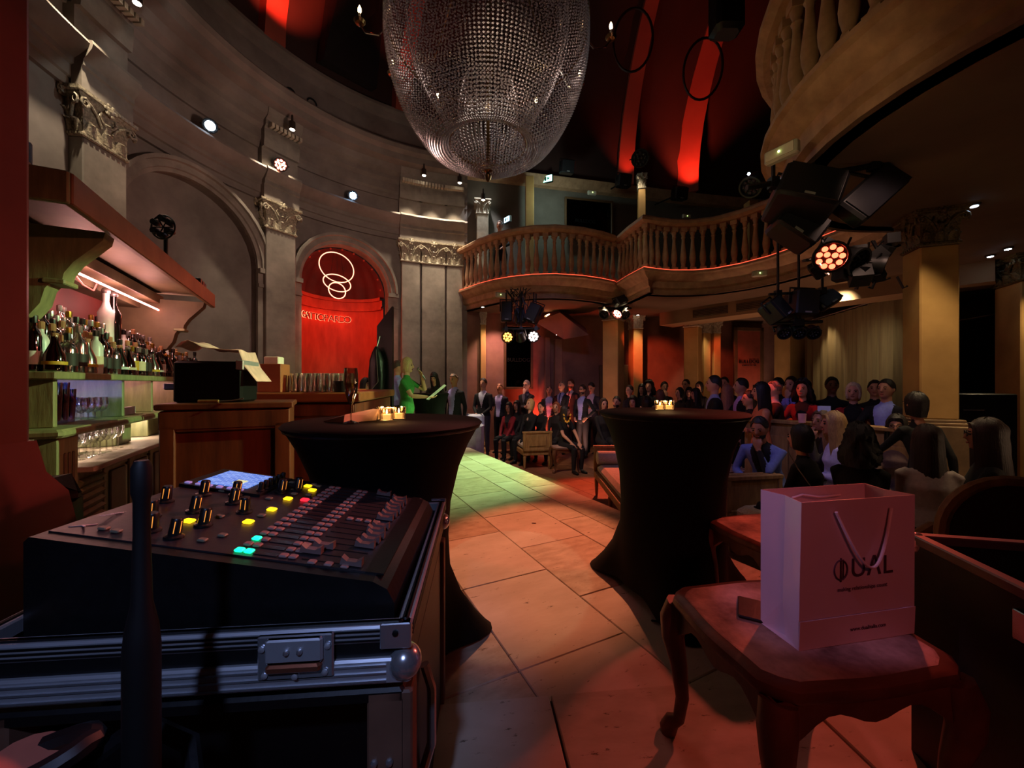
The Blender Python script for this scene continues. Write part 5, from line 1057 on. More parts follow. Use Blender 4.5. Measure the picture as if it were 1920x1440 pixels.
# black debris on the floor
MB().box((0, 0, .006), (.06, .012, .01), bev=.003).build('marker_pen', BLACKP, None, loc=(WX(1232, 2.07), 2.07, .002), rz=R(-15), label='small black marker lying on the stone floor by the stool', cat='pen', smooth=0)
q = MB(); q.loft([[(-.02, 0, 0), (.02, .0, 0), (.015, .02, 0), (-.01, .02, 0)], [(-.02, 0, .004), (.02, 0, .006), (.015, .02, .004), (-.01, .02, .007)]]); q.build('paper_scrap', mat('scrap', '#d0c8b8', .8), None, loc=(WX(1001, 3.55), 3.55, .001), label='tiny scrap of white paper on the aisle floor', cat='paper')

# =================================================================== BENCHES
def bench(label, loc, rz, L=2.0, Wd=.56, arms=(1, 1), bolster=0, frame=OAK):
    t = thing('upholstered_bench', label, 'bench', loc, rz)
    pb('seat_rail', (0, 0, .31), (Wd, L, .085), frame, t); pb('cushion', (0, 0, .41), (Wd - .06, L - .14, .13), FABRIC, t, .045)
    for e, y in ((0, -L / 2), (1, L / 2)):
        if not arms[e]: continue
        a_ = pb('end_panel', (0, y, .53), (Wd - .08, .03, .34), frame, t)
        for b_ in (((0, y, .705), (Wd + .02, .06, .04)), ((0, y, .375), (Wd, .055, .045)), ((-Wd / 2 + .025, y, .54), (.05, .055, .34)), ((Wd / 2 - .025, y, .54), (.05, .055, .34))): MB().box(b_[0], b_[1], bev=.006).build('panel_moulding', frame, a_, smooth=0)
        MB().box((0, y - .018 if e == 0 else y + .018, .54), (Wd - .22, .012, .2), bev=.006).build('raised_field', frame, a_, smooth=0)
    for sx in (-1, 1):
        for y in (-L / 2 + .03, 0, L / 2 - .03): MB().lathe([(.014, 0), (.02, .03), (.028, .2), (.03, .24), (.022, .26), (.034, .275), (.034, .3)], (sx * (Wd / 2 - .035), y, 0), 10).build('turned_leg', frame, t)
    if bolster:
        y = L / 2 - .13; o = MB().tube([(-Wd / 2 + .02, y, .57), (-Wd / 2 + .03, y, .57), (Wd / 2 - .03, y, .57), (Wd / 2 - .02, y, .57)], [.075, .095, .095, .075], 20); o.build('bolster', FABRIC, t)
    return t
bench('pale wooden bench with a panelled end, guests seated along it', (WX(1008, 7.45) - .22, 8.38, ZL), R(12), 2.05, .56)
bench('pale wooden bench with a rolled bolster, half behind the right high table', (1.36 + .1, 4.72, ZL), R(-2), 1.9, .6, (1, 1), 1)
bench('dark wooden bench end showing right of the second high table', (2.28, 4.75, ZL), R(8), 1.7, .5)
bench('dark wooden bench nearest the paper bag, mostly hidden', (2.45, 3.35, ZL), R(10), .95, .62)
stool('low carved table between the benches by the bearded man', (WX(1400, 4.9) - .1, 5.4, ZL), R(8), .8, .6, .46)
bench('long wooden bench under the front row of seated women', (3.68, 3.3, ZL), R(-80), 1.7, .5, (0, 0))
# parapet behind the seated guests
q = thing('parapet', 'low panelled wooden parapet between seated and standing guests', 'parapet', (3.5, 4.39, ZL), R(-54)); pb('parapet_body', (0, 0, .57), (1.6, .1, 1.14), OAK, q); pb('parapet_cap', (0, 0, 1.165), (1.66, .18, .04), OAK, q)
for k in range(3): pb('parapet_panel', (-.52 + k * .52, -.06, .6), (.42, .02, .8), OAK, q)
# round-backed armchair at the right
t = thing('armchair', 'round-backed armchair in gilt wood at the right edge', 'armchair', (2.92, 2.28, ZL), R(-20))
ARC = [(.31 * math.cos(R(a)), .72 + .33 * math.sin(R(a))) for a in range(180, -1, -12)]; MB().tube([(-.3, 0, .45)] + [(x, 0, z) for x, z in ARC] + [(.3, 0, .45)], .035, 8).build('back_frame', OAK, t); MB().loft([[(x * .92, y, z - .02) for x, z in [(-.3, .47)] + ARC + [(.3, .47)]] for y in (-.03, .03)]).build('back_pad', mat('brown_velvet', '#3a2620', .9), t); MB().box((0, -.3, .42), (.6, .6, .14), bev=.04).build('seat', mat('brown_velvet', '#3a2620', .9), t)
for x in (-.25, .25):
    for y in (-.55, -.02): MB().lathe([(.015, 0), (.025, .2), (.03, .36)], (x, y, 0), 8).build('leg', OAK, t)
# wicker armchair under the white-sweater woman
t = thing('armchair', 'low gilt chair back behind the woman in the white sweater', 'armchair', (2.86, 2.46, ZL), R(-8)); MB().tube([(-.34, 0, .6), (-.2, -.02, .72), (.1, -.02, .7), (.36, 0, .62)], .03, 8).build('top_rail', OAK, t); MB().box((0, .02, .5), (.66, .05, .3), bev=.02).build('back_pad', FABRIC, t); MB().box((0, .3, .4), (.66, .55, .12), bev=.04).build('seat', FABRIC, t)
for x in (-.3, .3):
    for y in (.0, .55): MB().lathe([(.015, 0), (.025, .2), (.03, .36)], (x, y, 0), 8).build('leg', OAK, t)
# dark cabinet beyond the column, small things
t = thing('sideboard', 'dark sideboard with a steel handle beyond the big column', 'sideboard', (WX(1825, 4.9), 4.95, ZL), R(-15)); MB().box((0, 0, .75), (.66, .4, 1.5), bev=.01).build('body', mat('dark_cab', '#15181a', .4), t); MB().box((-.1, -.21, 1.3), (.2, .015, .012)).build('handle', CHROME, t)
# white chair beside the man in black sweater
t = thing('cloth_chair', 'white cloth-covered chair glowing violet at the foot of the stage', 'chair', (WX(886, 8.0), 8.0, ZL), R(-10)); MB().box((0, 0, .42), (.42, .42, .84), bev=.08).build('cover', mat('white_cover', '#cfcfe0', .9, bump=.1), t); MB().box((0, .2, .84), (.4, .1, .3), bev=.05).build('back', mat('white_cover', '#cfcfe0', .9), t)
# black screen and coat beside the speaker
t = thing('black_screen', 'tall black folding screen with a slanting top beside the speaking woman', 'screen', (WX(722, 5.6), 5.6, 0), R(-8))
MB().loft([[(x, y, z) for x, z in ((-.11, 0), (.12, 0), (.12, 2.38), (-.11, 2.1))] for y in (-.03, .03)]).build('panel', mat('screen_black', '#101012', .45), t, smooth=0); MB().box((.0, 0, .01), (.4, .4, .02)).build('foot', BLACK, t, smooth=0)
t = thing('hanging_coat', 'dark quilted jacket and cables hanging on the black screen', 'coat', (WX(706, 5.5), 5.5, .55))
q = MB(); rings = []
for z, rx, ry in ((0, .05, .03), (.1, .085, .05), (.5, .1, .06), (.85, .115, .065), (1.05, .1, .06), (1.17, .06, .04), (1.25, .02, .02)):
    rings.append([(rx * math.cos(a) * (1 + .12 * math.sin(5 * a + z * 7)), ry * math.sin(a), z) for a in [2 * math.pi * i / 20 for i in range(20)]])
q.loft(rings).build('jacket', mat('coat_black', '#121216', .35, scale=12, bump=.3), t, smooth=60); MB().tube([(-.06, -.07, .2), (-.08, -.08, .6), (.05, -.08, .75), (.02, -.07, 1.2)], .007, 6).build('cable', mat('grey_cable', '#4a4440', .5), t); MB().tube([(0, 0, 1.22), (.03, .05, 1.4)], .008, 6).build('hook', CHROME, t)
# =================================================================== PEOPLE
def ellring(c, ux, uy, rx, ry, n=14): return [c + ux * (rx * math.cos(2 * math.pi * i / n)) + uy * (ry * math.sin(2 * math.pi * i / n)) for i in range(n)]
def ik(S, T, pole, l1=.29, l2=.255):
    d = T - S; L = min(d.length, (l1 + l2) * .995); dn = d.normalized(); T = S + dn * L
    a = (l1 * l1 - l2 * l2 + L * L) / (2 * L); h = math.sqrt(max(1e-6, l1 * l1 - a * a)); p = pole - dn * pole.dot(dn)
    return S + dn * a + p.normalized() * h, T
def remeshed(q, vox, it=4, fac=.5):
    me = bpy.data.meshes.new('raw'); me.from_pydata([tuple(v) for v in q.v], [], q.f)
    bm = bmesh.new(); bm.from_mesh(me); bmesh.ops.recalc_face_normals(bm, faces=bm.faces); bm.to_mesh(me); bm.free()
    o = bpy.data.objects.new('raw', me); COL.objects.link(o)
    r = o.modifiers.new('r', 'REMESH'); r.mode = 'VOXEL'; r.voxel_size = vox; s = o.modifiers.new('s', 'SMOOTH'); s.factor = fac; s.iterations = it
    dg = bpy.context.evaluated_depsgraph_get(); dg.update(); out = bpy.data.meshes.new_from_object(o.evaluated_get(dg)); bpy.data.objects.remove(o); bpy.data.meshes.remove(me); return out
EYE_ME = MB().ball((0, 0, 0), (.013, .008, .007), 8, 6).mesh('eye', mat('eye_dark', '#1a120e', .25))
BROW_ME = MB().tube([(-.017, .004, -.003), (0, -.002, .003), (.017, .006, 0)], .0042, 5).mesh('eyebrow', mat('brow_dark', '#2a1c14', .8))
LIP_ME = MB().ball((0, 0, 0), (.023, .008, .008), 10, 6).mesh('mouth', mat('lip', '#8a4038', .5))
q = MB()
for s in (-1, 1): q.tube([(s * .033 + .024 * math.cos(a), -.006 + .004 * abs(math.cos(a)), .02 * math.sin(a)) for a in [2 * math.pi * i / 16 for i in range(16)]], .0028, 5, closed=True); q.tube([(s * .057, 0, .004), (s * .078, .09, .006)], .0025, 5)
q.tube([(-.01, -.008, .004), (.01, -.008, .004)], .0028, 5)
GLA_ME = q.mesh('glasses', BLACK)
def hair_mesh(style, m, seed):
    rn = random.Random(seed); q = MB(); NA, NP = 44, 8; L = {'short': .0, 'bob': .12, 'long': .34, 'curly': .2, 'vlong': .46, 'bald': 0, 'bun': .0}[style]
    wav = {'curly': .02, 'long': .006, 'vlong': .005, 'bob': .006}.get(style, .003); rr = {'curly': 1.2, 'short': 1.0, 'bald': .975}.get(style, 1.04)
    rings = []; NL = 7 if L else 0
    def smooth(a, b, x): t = min(1, max(0, (x - a) / (b - a))); return t * t * (3 - 2 * t)
    for j in range(NP + 1 + NL):
        ring = []
        for i in range(NA):
            a = 2 * math.pi * i / NA; az = abs(((math.degrees(a) + 180) % 360) - 180)      # 0 = front
            lim = 52 + 40 * smooth(25, 75, az) + (26 if not L else 10) * smooth(80, 150, az)
            if style == 'bald': lim = 60 + 55 * smooth(60, 100, az)
            top = 0 if style != 'bald' else (lim - 34 if az > 60 else lim - 2)
            t = min(j, NP) / NP; po = R(top + (lim - top) * max(t, .02))
            nz = 1 + rn.uniform(-wav, wav) * 6 + (.022 if L else .012) * math.sin(i * 2.4 + seed) + .012 * math.sin(i * 5.1)
            r3 = Vector((.084 * rr * math.sin(po) * math.sin(a), -.1 * rr * math.sin(po) * math.cos(a), .118 * rr * math.cos(po))) * (1 + (nz - 1))
            p = r3 + Vector((0, .012, .018))
            if j > NP:
                k = (j - NP) / NL; dr = L * smooth(42, 68, az) * k; p.z -= dr; p.y += .03 * k * (1 if az > 90 else .3) ; fl = 1 + (.35 if style in ('curly',) else .12) * math.sin(math.pi * min(1, k * .8)); p.x *= fl
                if style == 'bob': p.x *= 1 - .24 * k; p.y -= .045 * k * (1 if az > 90 else .2)
                if style in ('long', 'vlong') and az < 100: p.y -= .03 * k
            ring.append(p)
        rings.append(ring)
    last = rings[-1]; c = sum(last, Vector()) / NA
    rings.append([p * .55 + Vector((0, .02, max(c.z, -.02) if not L else c.z)) * .45 for p in last])
    q.loft(rings)
    if style == 'bun': q.ball((0, .12, .06), .055, 10, 7)
    return q.mesh('hair', m, 70)
HAIRM = {}
def person(label, u, v, Y, face=0, pose='stand', floor=ZL, sex='m', hair='short', hc='#1c130d', top='#101014', shirt=None, tie=None, pants='#0e0e12', skin='#b98468', arms='down', lean=0, yaw=0, pitch=0, sleeve='long', glasses=False, vox=.0135, group=None, eyes=True, openj=False, scale=None, neck=0, beard=False, bare=False):
    q = MB(); seg = []; X1 = Vector((1, 0, 0)); w = 1.0 if sex == 'm' else .9
    sit = pose == 'sit'; pel = Vector((0, 0, .56 if sit else .93)); ax = Vector((0, -math.sin(R(lean)), math.cos(R(lean)))); fw = Vector((0, -math.cos(R(lean)), -math.sin(R(lean))))
    def P(t, x=0, f=0): return pel + ax * t + X1 * x + fw * f
    prof = [(-.09, .09, .085), (-.04, .155, .112), (.02, .17, .118), (.1, .158, .11), (.2, .142, .1), (.3, .158, .112), (.38, .176, .115), (.44, .18, .105), (.48, .165, .09), (.51, .11, .075), (.53, .07, .062), (.56, .055, .055), (.62, .052, .055)] if sex == 'm' else [(-.09, .09, .085), (-.04, .16, .115), (.02, .172, .12), (.1, .15, .108), (.19, .122, .092), (.28, .138, .11), (.35, .15, .13), (.42, .152, .1), (.47, .14, .082), (.5, .095, .068), (.525, .06, .055), (.56, .047, .05), (.62, .046, .05)]
    q.loft([ellring(P(t, 0, .004), X1, fw, rx, ry, 18) for t, rx, ry in prof])
    seg += [(P(-.05), P(.06), .14, .14, 2), (P(.1, -.04), P(.46, -.05), .11, .11, 1), (P(.1, .04), P(.46, .05), .11, .11, 1), (P(.54 - neck), P(.64), .055, .05, 0)]
    if neck: seg.append((P(.40, 0, .06), P(.5), .05, .08, 0))
    if bare: seg.append((P(.36, 0, -.07), P(.5, 0, -.06), .07, .1, 0))
    # legs
    for s in (-1, 1):
        hip = pel + X1 * (s * .088)
        if sit: kn = Vector((s * .11, -.45, .53)); an = Vector((s * .1, -.42, .09))
        else: kn = Vector((s * .095, -.015, .5)); an = Vector((s * .1, .01, .09))
        q.tube([hip + Vector((0, 0, .02)), hip, hip.lerp(kn, .5), kn], [.085, .092 * w, .078, .06], 12); q.tube([kn, kn.lerp(an, .35), an], [.06, .058, .042], 12)
        q.tube([an + Vector((0, .04, -.05)), an + Vector((0, 0, -.045)), an + Vector((s * .015, -.1, -.06)), an + Vector((s * .02, -.17, -.065))], [.03, .042, .04, .026], 10)
        seg += [(hip, kn, .09, .06, 2), (kn, an + Vector((0, 0, .02)), .06, .045, 2), (an + Vector((0, .03, -.05)), an + Vector((s * .02, -.18, -.06)), .045, .03, 3)]
    # head frame
    nb = P(.6); H3 = Matrix.Rotation(R(yaw), 3, 'Z') @ Matrix.Rotation(R(pitch) * -1, 3, 'X') @ Matrix.Rotation(0, 3, 'Y'); hcen = nb + ax * .02 + Vector((0, -.015, .095)) + Vector((0, -.03 * math.sin(R(-pitch)), 0))
    def Hd(p): return hcen + H3 @ Vector(p)
    q.ball(hcen, (.074, .093, .113), 16, 10, M3=H3); q.ball(Hd((0, -.018, -.05)), (.058, .07, .075), 14, 8, M3=H3); q.ball(Hd((0, -.066, -.088)), (.026, .022, .02), 10, 6, M3=H3)
    q.loft([[Hd(p) for p in r] for r in ([(-.008, -.085, .03), (.008, -.085, .03), (.006, -.096, .03), (-.006, -.096, .03)], [(-.017, -.08, -.028), (.017, -.08, -.028), (.01, -.122, -.026), (-.01, -.122, -.026)], [(-.01, -.08, -.036), (.01, -.08, -.036), (.006, -.1, -.036), (-.006, -.1, -.036)])])
    for s in (-1, 1): q.ball(Hd((s * .077, .01, -.005)), (.012, .022, .034), 8, 6, M3=H3)
    seg += [(Hd((0, 0, .03)), Hd((0, -.02, -.08)), .09, .06, 0)]
    # arms
    def arm(s, T, pole, palm):
        S = P(.455, s * (.175 if sex == 'm' else .148)); E, T2 = ik(S, T, pole); r = .05 * w
        q.tube([P(.46, s * .12), S, S.lerp(E, .5), E], [.05, .056 * w, .047 * w, .04 * w], 10); q.tube([E, E.lerp(T2, .3), T2], [.041 * w, .041 * w, .027 * w], 10)
        d = (T2 - E).normalized(); pn = Vector(palm); pn = (pn - d * pn.dot(d)).normalized(); sd = d.cross(pn)
        q.loft([ellring(T2 + d * a, sd, pn, rx, ry, 10) for a, rx, ry in ((-.01, .026, .02), (.03, .036, .018), (.075, .04, .015), (.09, .036, .013))])
        for k in range(4):
            o = (k - 1.5) * .019; l = (.062, .072, .068, .054)[k]; b = T2 + d * .085 + sd * o; m_ = b + d * l * .55 + pn * .012; q.tube([b, m_, m_ + d * l * .3 + pn * l * .42], [.0095, .009, .0075], 6)
        b = T2 + d * .02 - sd * .028; q.tube([b, b - sd * .025 + d * .035 + pn * .01, b - sd * .03 + d * .07 + pn * .02], [.013, .011, .009], 6)
        sk = {'long': (1, 1), 'short': (1, 0), 'none': (0, 0)}[sleeve]
        seg.append((S, E, .055, .042, 1 if sk[0] else 0)); seg.append((E, T2 - d * .02, .042, .032, 1 if sk[1] else 0)); seg.append((T2, T2 + d * .16, .035, .03, 0))
        if sleeve == 'short': seg.append((S.lerp(E, .6), E, .047, .044, 0))
        return T2 + d * .07
    bk_ = Vector((0, 1, -.3)); hands = []
    for s in (-1, 1):
        out = Vector((s * .8, .5, -.4)); a_ = arms[0 if s < 0 else 1] if isinstance(arms, tuple) else arms
        if a_ == 'down': T, pl, pm = P(-.06, s * .26, .03), bk_, (-s, 0, 0)
        elif a_ == 'clasp': T, pl, pm = P(.03, s * .07, .21), out, (0, .4, .5)
        elif a_ == 'chin': T, pl, pm = Hd((-s * -.01, -.13, -.19)), Vector((s * .4, 0, -1)), (0, .6, .2)
        elif a_ == 'cross': T, pl, pm = P(.2, -s * .06, .19), out, (0, 1, 0)
        elif a_ == 'lap': T, pl, pm = P(.0, s * .08, .3) if sit else P(.02, s * .1, .22), out, (0, 0, -1)
        elif a_ == 'knee': T, pl, pm = Vector((s * .1, -.36, .63)) if sit else P(0, s * .2, .2), out, (0, 0, -1)
        elif a_ == 'table': T, pl, pm = P(.12, s * .16, .36), out, (0, 0, -1)
        elif a_ == 'mic': T, pl, pm = Hd((s * .06, -.24, -.17)), Vector((s * .6, 0, -1)), (-s * .6, .5, 0)
        elif a_ == 'paper': T, pl, pm = P(.2, s * .1, .4), Vector((s * .5, .2, -1)), (0, 0, 1)
        elif a_ == 'glass': T, pl, pm = P(.22, s * .1, .26), Vector((s * .5, .4, -1)), (-s, .2, 0)
        elif a_ == 'hip': T, pl, pm = P(.05, s * .2, .1), Vector((s, .4, 0)), (0, 1, 0)
        elif a_ == 'ahead': T, pl, pm = P(.2, s * .15, .5), Vector((s * .4, 0, -1)), (0, 0, -1)
        hands.append(arm(s, T, pl, pm))
    me = remeshed(q, vox)
    n = len(me.polygons); C = np.empty(n * 3); me.polygons.foreach_get('center', C); C = C.reshape(-1, 3); NN = np.empty(n * 3); me.polygons.foreach_get('normal', NN); NN = NN.reshape(-1, 3)
    best = np.full(n, 9.); lab = np.zeros(n, int)
    for p0, p1, r0, r1, l in seg:
        a = np.array(p0); d = np.array(p1) - a; t = np.clip(((C - a) @ d) / max(d @ d, 1e-9), 0, 1); dist = np.linalg.norm(C - a - t[:, None] * d, axis=1) - (r0 + (r1 - r0) * t)
        k = dist < best; best[k] = dist[k]; lab[k] = l
    rel = C - np.array(pel); tt = rel @ np.array(ax); ff = rel @ np.array(fw)
    if not sit: lab[(lab == 2) & (tt > .0)] = 1
    if sit: lab[(lab == 2) & (tt > .05) & (ff < .13)] = 1
    front = (lab == 1) & (ff > .045) & (NN @ np.array(fw) > .25)
    if shirt:
        vw = np.where(openj, .045 + .05 * np.clip(tt / .45, 0, 1), .082 * np.clip((tt - .17) / .3, 0, 1)); V = front & (np.abs(C[:, 0]) < vw) & (tt < .56)
        lab[V] = 4
        if tie: lab[V & (np.abs(C[:, 0]) < .024)] = 5
        lab[(lab == 1) & (tt > .492) & (np.abs(C[:, 0]) < .085)] = 4
    cl = lambda h, r=.85: mat('cloth_' + h, h, r, scale=40, bump=.08, var=.12)
    sk_ = mat('skin_' + skin, skin, .5, scale=12, var=.06)
    me.materials.clear()
    for m_ in (sk_, cl(top), cl(pants), mat('shoe_black', '#0c0a0a', .35), cl(shirt or top), cl(tie or top)): me.materials.append(m_)
    me.polygons.foreach_set('material_index', lab.astype(np.int32)); me.shade_smooth(); me.update(); me.name = 'person'
    zt = EYE + (720 - v) / F_PX * Y; tp = hcen.z + .128
    s = scale or (zt - floor) / tp
    Xw = WX(u, Y); rz = R(face) - math.atan((u - 960) / F_PX); off = Matrix.Rotation(rz, 3, 'Z') @ Vector((hcen.x, hcen.y, 0)) * s
    base = zt - tp * s
    o = put('person', me, None, (Xw - off.x, Y - off.y, base), rz, s, label=label, cat='person', group=group)
    hk = (hair, hc)
    if hk not in HAIRM: HAIRM[hk] = hair_mesh(hair, mat('hair_' + hc, hc, .55, scale=30, stretch=(6, 6, .6), bump=.25, var=.35), len(HAIRM) + 3)
    eul = H3.to_euler(); put('hair', HAIRM[hk], o, hcen, rot=eul)
    if eyes:
        for sx in (-1, 1):
            put('eye', EYE_ME, o, Hd((sx * .031, -.083, .008)), rot=eul); put('eyebrow', BROW_ME, o, Hd((sx * .032, -.089, .03)), rot=eul)
        put('mouth', LIP_ME, o, Hd((0, -.09, -.058)), rot=eul)
    if beard:
        if ('beard', hc) not in HAIRM: HAIRM[('beard', hc)] = MB().ball((0, -.02, -.066), (.061, .071, .056), 14, 8).mesh('beard', mat('hair_' + hc, hc))
        put('beard', HAIRM[('beard', hc)], o, hcen, rot=eul)
    if glasses: put('glasses', GLA_ME, o, Hd((0, -.095, .01)), rot=eul)
    o['_h'] = 0; del o['_h']
    o_h = [o.matrix_basis @ Vector(h) for h in hands]
    return o, [Matrix.Translation(o.location) @ Matrix.Rotation(rz, 4, 'Z') @ (Vector(h) * s) for h in hands]
SK, SKD, SKL = '#b98468', '#9a664c', '#c99a80'
# --- the speaker
o, hd = person('woman in a green suit speaking into a microphone and holding a sheet of paper', 764, 671, 6.1, 68, floor=0, sex='f', hair='bob', hc='#c9a878', top='#3f8f42', pants='#3f8f42', skin='#d0a080', arms=('paper', 'mic'), sleeve='short', vox=.008, pitch=-4)
PRES, PH = o, hd
mc = thing('microphone', 'silver-headed hand microphone held by the woman in green', 'microphone', PH[1]); d_ = Vector((-.35, -.1, .55)).normalized()
MB().tube([d_ * -.12, d_ * .06], [.011, .014], 10).build('handle', mat('mic_grey', '#8a8f94', .35, .6), mc); MB().ball(d_ * .085, .027, 12, 8).build('grille_head', CHROME, mc)
q = MB(); e1 = Vector((.17, 0, .14)); e2 = Vector((.0, -.2, .02)); c = PH[0] + Vector((.03, 0, .05)); q.add([c - e1 * .6 - e2 * .5, c + e1 - e2 * .5, c + e1 + e2 * .5, c - e1 * .6 + e2 * .5], [(0, 1, 2, 3)]); o = q.build('paper_sheet', mat('paper_white', '#dfe8ea', .8, emit='#dfeef2', es=.0), None, label='white sheet of paper held by the woman in green', cat='paper', smooth=0); m_ = o.modifiers.new('s', 'SOLIDIFY'); m_.thickness = .002
# --- beside the speaker
person('man in a light blue shirt standing behind the woman in green', 746, 676, 7.1, 100, floor=0, hair='short', hc='#3a2a1c', top='#8f9ad8', pants='#15151c', arms='clasp')
person('dark-haired woman in black behind the bar, left of the black screen', 686, 709, 6.6, 40, 'sit', 0, 'f', 'long', '#15100e', top='#101018', shirt='#5a64a0', arms='lap', scale=.97)
bs = thing('bar_stool', 'black bar stool under the dark-haired woman behind the bar', 'stool', (WX(686, 6.62), 6.62, 0)); MB().lathe([(.16, .46), (.17, .48), (.15, .51)], n=16).build('seat', BLACK, bs); MB().tube([(0, 0, .02), (0, 0, .47)], .03, 8).build('column', CHROME, bs); MB().lathe([(.2, 0), (.2, .015), (.03, .03)], n=16).build('foot', CHROME, bs)
person('dark-haired woman in black bending over behind the covered table', 814, 698, 7.45, -20, 'stand', 0, 'f', 'long', '#120d0b', top='#16100e', arms='table', lean=18, pitch=-25)
person('balding man in a dark suit with an open lilac shirt beside the covered table', 851, 699, 8.0, -40, hair='bald', hc='#5a4a40', top='#16151c', shirt='#9a96dc', openj=True, arms=('glass', 'down'), pitch=-12)
# --- standing row at the back
BR = 'standing men along the back wall'
person('man in a black sweater with a white collar and clasped hands', 906, 709, 8.75, -28, hair='short', hc='#14100d', top='#0b0b0e', shirt='#b8b8c8', pants='#3a3a42', arms='clasp', group=BR)
person('balding man in a navy suit and pale lilac shirt by the bench', 937, 718, 9.12, -30, hair='bald', hc='#6a4a38', top='#0f1018', shirt='#a8a4d0', openj=True, arms=('glass', 'down'), group=BR)
person('grey-haired man with glasses stroking his chin in front of the mirror', 987, 713, 9.2, -30, hair='short', hc='#8a8078', top='#0c0c10', shirt='#4a4a58', arms=('cross', 'chin'), glasses=True, skin=SKL, group=BR)
person('shorter bald man in a dark suit between the taller men', 1030, 724, 9.5, -10, hair='bald', hc='#4a3a30', top='#0e0d12', shirt='#7a7aa8', openj=True, arms='clasp', group=BR)
person('bald man in a dark suit with a blue tie, arms folded', 1053, 714, 9.05, -35, hair='bald', hc='#6a5a50', top='#0c0d14', shirt='#8a90c0', tie='#2a3068', arms='cross', group=BR)
person('red-bearded man in a grey suit and striped tie', 1070, 711, 9.6, -35, hair='short', hc='#4a2c1c', top='#1c1a1e', shirt='#b0a8b0', tie='#5a3038', arms='down', group=BR, beard=True)
person('bearded man with glasses in an open jacket over a light blue shirt', 1092, 721, 8.55, -40, hair='short', hc='#241810', top='#111116', shirt='#8f92d0', openj=True, arms=('clasp', 'hip'), glasses=True, group=BR, beard=True)
person('man in a grey blazer and white shirt looking down', 1109, 717, 9.1, -30, hair='short', hc='#1c120d', top='#2a272c', shirt='#b8a8b8', openj=True, arms='glass', pitch=-28, group=BR)
# --- seated along the bench
GB = 'guests seated on the pale bench'
person('dark-haired woman in a red jacket seated at the far end of the bench', 954, 754, 8.4, -30, 'sit', ZL, 'f', 'long', '#1e120d', top='#7a1420', shirt='#14141a', arms='lap', glasses=True, group=GB)
person('dark-haired woman in black seated behind the red jacket', 969, 751, 8.68, -30, 'sit', ZL, 'f', 'long', '#120d0a', top='#0c0c10', arms='lap', group=GB)
person('blonde short-haired woman in black seated looking up at the speaker', 994, 748, 8.15, -35, 'sit', ZL, 'f', 'bob', '#c09a60', top='#0d0d10', skin=SKL, arms='lap', yaw=-15, pitch=10, neck=.06, group=GB)
person('dark-haired person in a black sweater seated right of the blonde woman', 1014, 754, 8.5, -30, 'sit', ZL, 'f', 'short', '#14100d', top='#08080a', arms='lap', group=GB)
person('woman with reddish hair seated behind the bench end', 1043, 754, 8.15, -20, 'sit', ZL, 'f', 'bob', '#7a3c22', top='#1a0f0f', arms='lap', group=GB)
person('brunette woman in a black t-shirt with a gold necklace on the stool', 1060, 760, 7.35, 38, 'sit', ZL, 'f', 'long', '#1c120e', top='#08080a', skin='#c08a6c', arms='knee', sleeve='short', yaw=30, neck=.02, group=GB)
q = MB()
for k in range(7): t = k / 6; q.box((WX(1060, 7.2) + .03 + .06 * math.cos(math.pi * t) , 7.35 - .17, .70 - .13 * math.sin(math.pi * t)), (.025, .012, .04), 0, ry=.5 - t)
q.build('necklace', mat('gold', '#d8a040', .25, 1, emit='#ffb040', es=.25), None, label='chunky gold necklace on the brunette in the black t-shirt', cat='necklace')
# --- crowd behind the right high table
GC = 'crowd behind the right-hand table'
def crowd(label, u, v, Y, face, sex, hair, hc, top, pose='stand', **k): return person(label, u, v, Y, face, pose, ZL, sex, hair, hc, top=top, group=GC, **k)
crowd('woman with a brown bob seated at the left end of the crowd', 1132, 747, 7.45, 20, 'f', 'bob', '#3a2416', '#16110f', 'sit', arms='lap')
crowd('bearded man in a pale collar seated left of the candles', 1156, 743, 8.0, -20, 'm', 'short', '#1a120d', '#1c1a1c', 'sit', shirt='#b0a8a8', arms='lap', beard=True)
crowd('woman catching a streak of light on her face at the left of the crowd', 1180, 722, 8.3, -40, 'f', 'short', '#2a1a12', '#151018', arms='cross')
crowd('smiling dark-haired woman seated left of the candle pair', 1187, 742, 7.4, -15, 'f', 'long', '#120d0a', '#0d0b0d', 'sit', arms='lap')
crowd('dark-haired woman half hidden beside the one with long waves', 1203, 720, 9.1, -10, 'f', 'long', '#17100c', '#100d0e', arms='cross')
crowd('woman with long dark waves and an open neckline left of the candles', 1217, 714, 8.4, -20, 'f', 'curly', '#120c09', '#0b090b', arms='cross', neck=.1)
crowd('dark bobbed head just above the table left of the candles', 1213, 744, 7.0, 170, 'f', 'bob', '#140e0b', '#110c0d', 'sit', arms='lap', eyes=False)
crowd('woman with dark hair tied back leaning her chin on her hand', 1246, 716, 8.6, 15, 'f', 'bun', '#17100c', '#1a1214', arms=('cross', 'chin'))
crowd('light brown haired woman turned away right above the candles', 1238, 731, 7.2, 160, 'f', 'bob', '#6a4a3a', '#5a4440', 'stand', arms='cross', eyes=False)
crowd('dark-haired woman looking left with a red gleam on her cheek', 1274, 727, 7.9, -50, 'f', 'bob', '#140c0a', '#1a0c0c', arms='cross')
crowd('tall man with glasses at the back right of the candles', 1286, 711, 9.2, -30, 'm', 'short', '#1a130f', '#16131a', glasses=True, arms='cross')
crowd('dark-haired woman with a red-lit face behind the profile man', 1292, 726, 8.2, -10, 'f', 'long', '#120b09', '#180c0e', arms='cross')
crowd('woman with her profile edged in red light', 1304, 728, 7.3, -60, 'f', 'long', '#1a0f0b', '#120a0b', arms='cross')
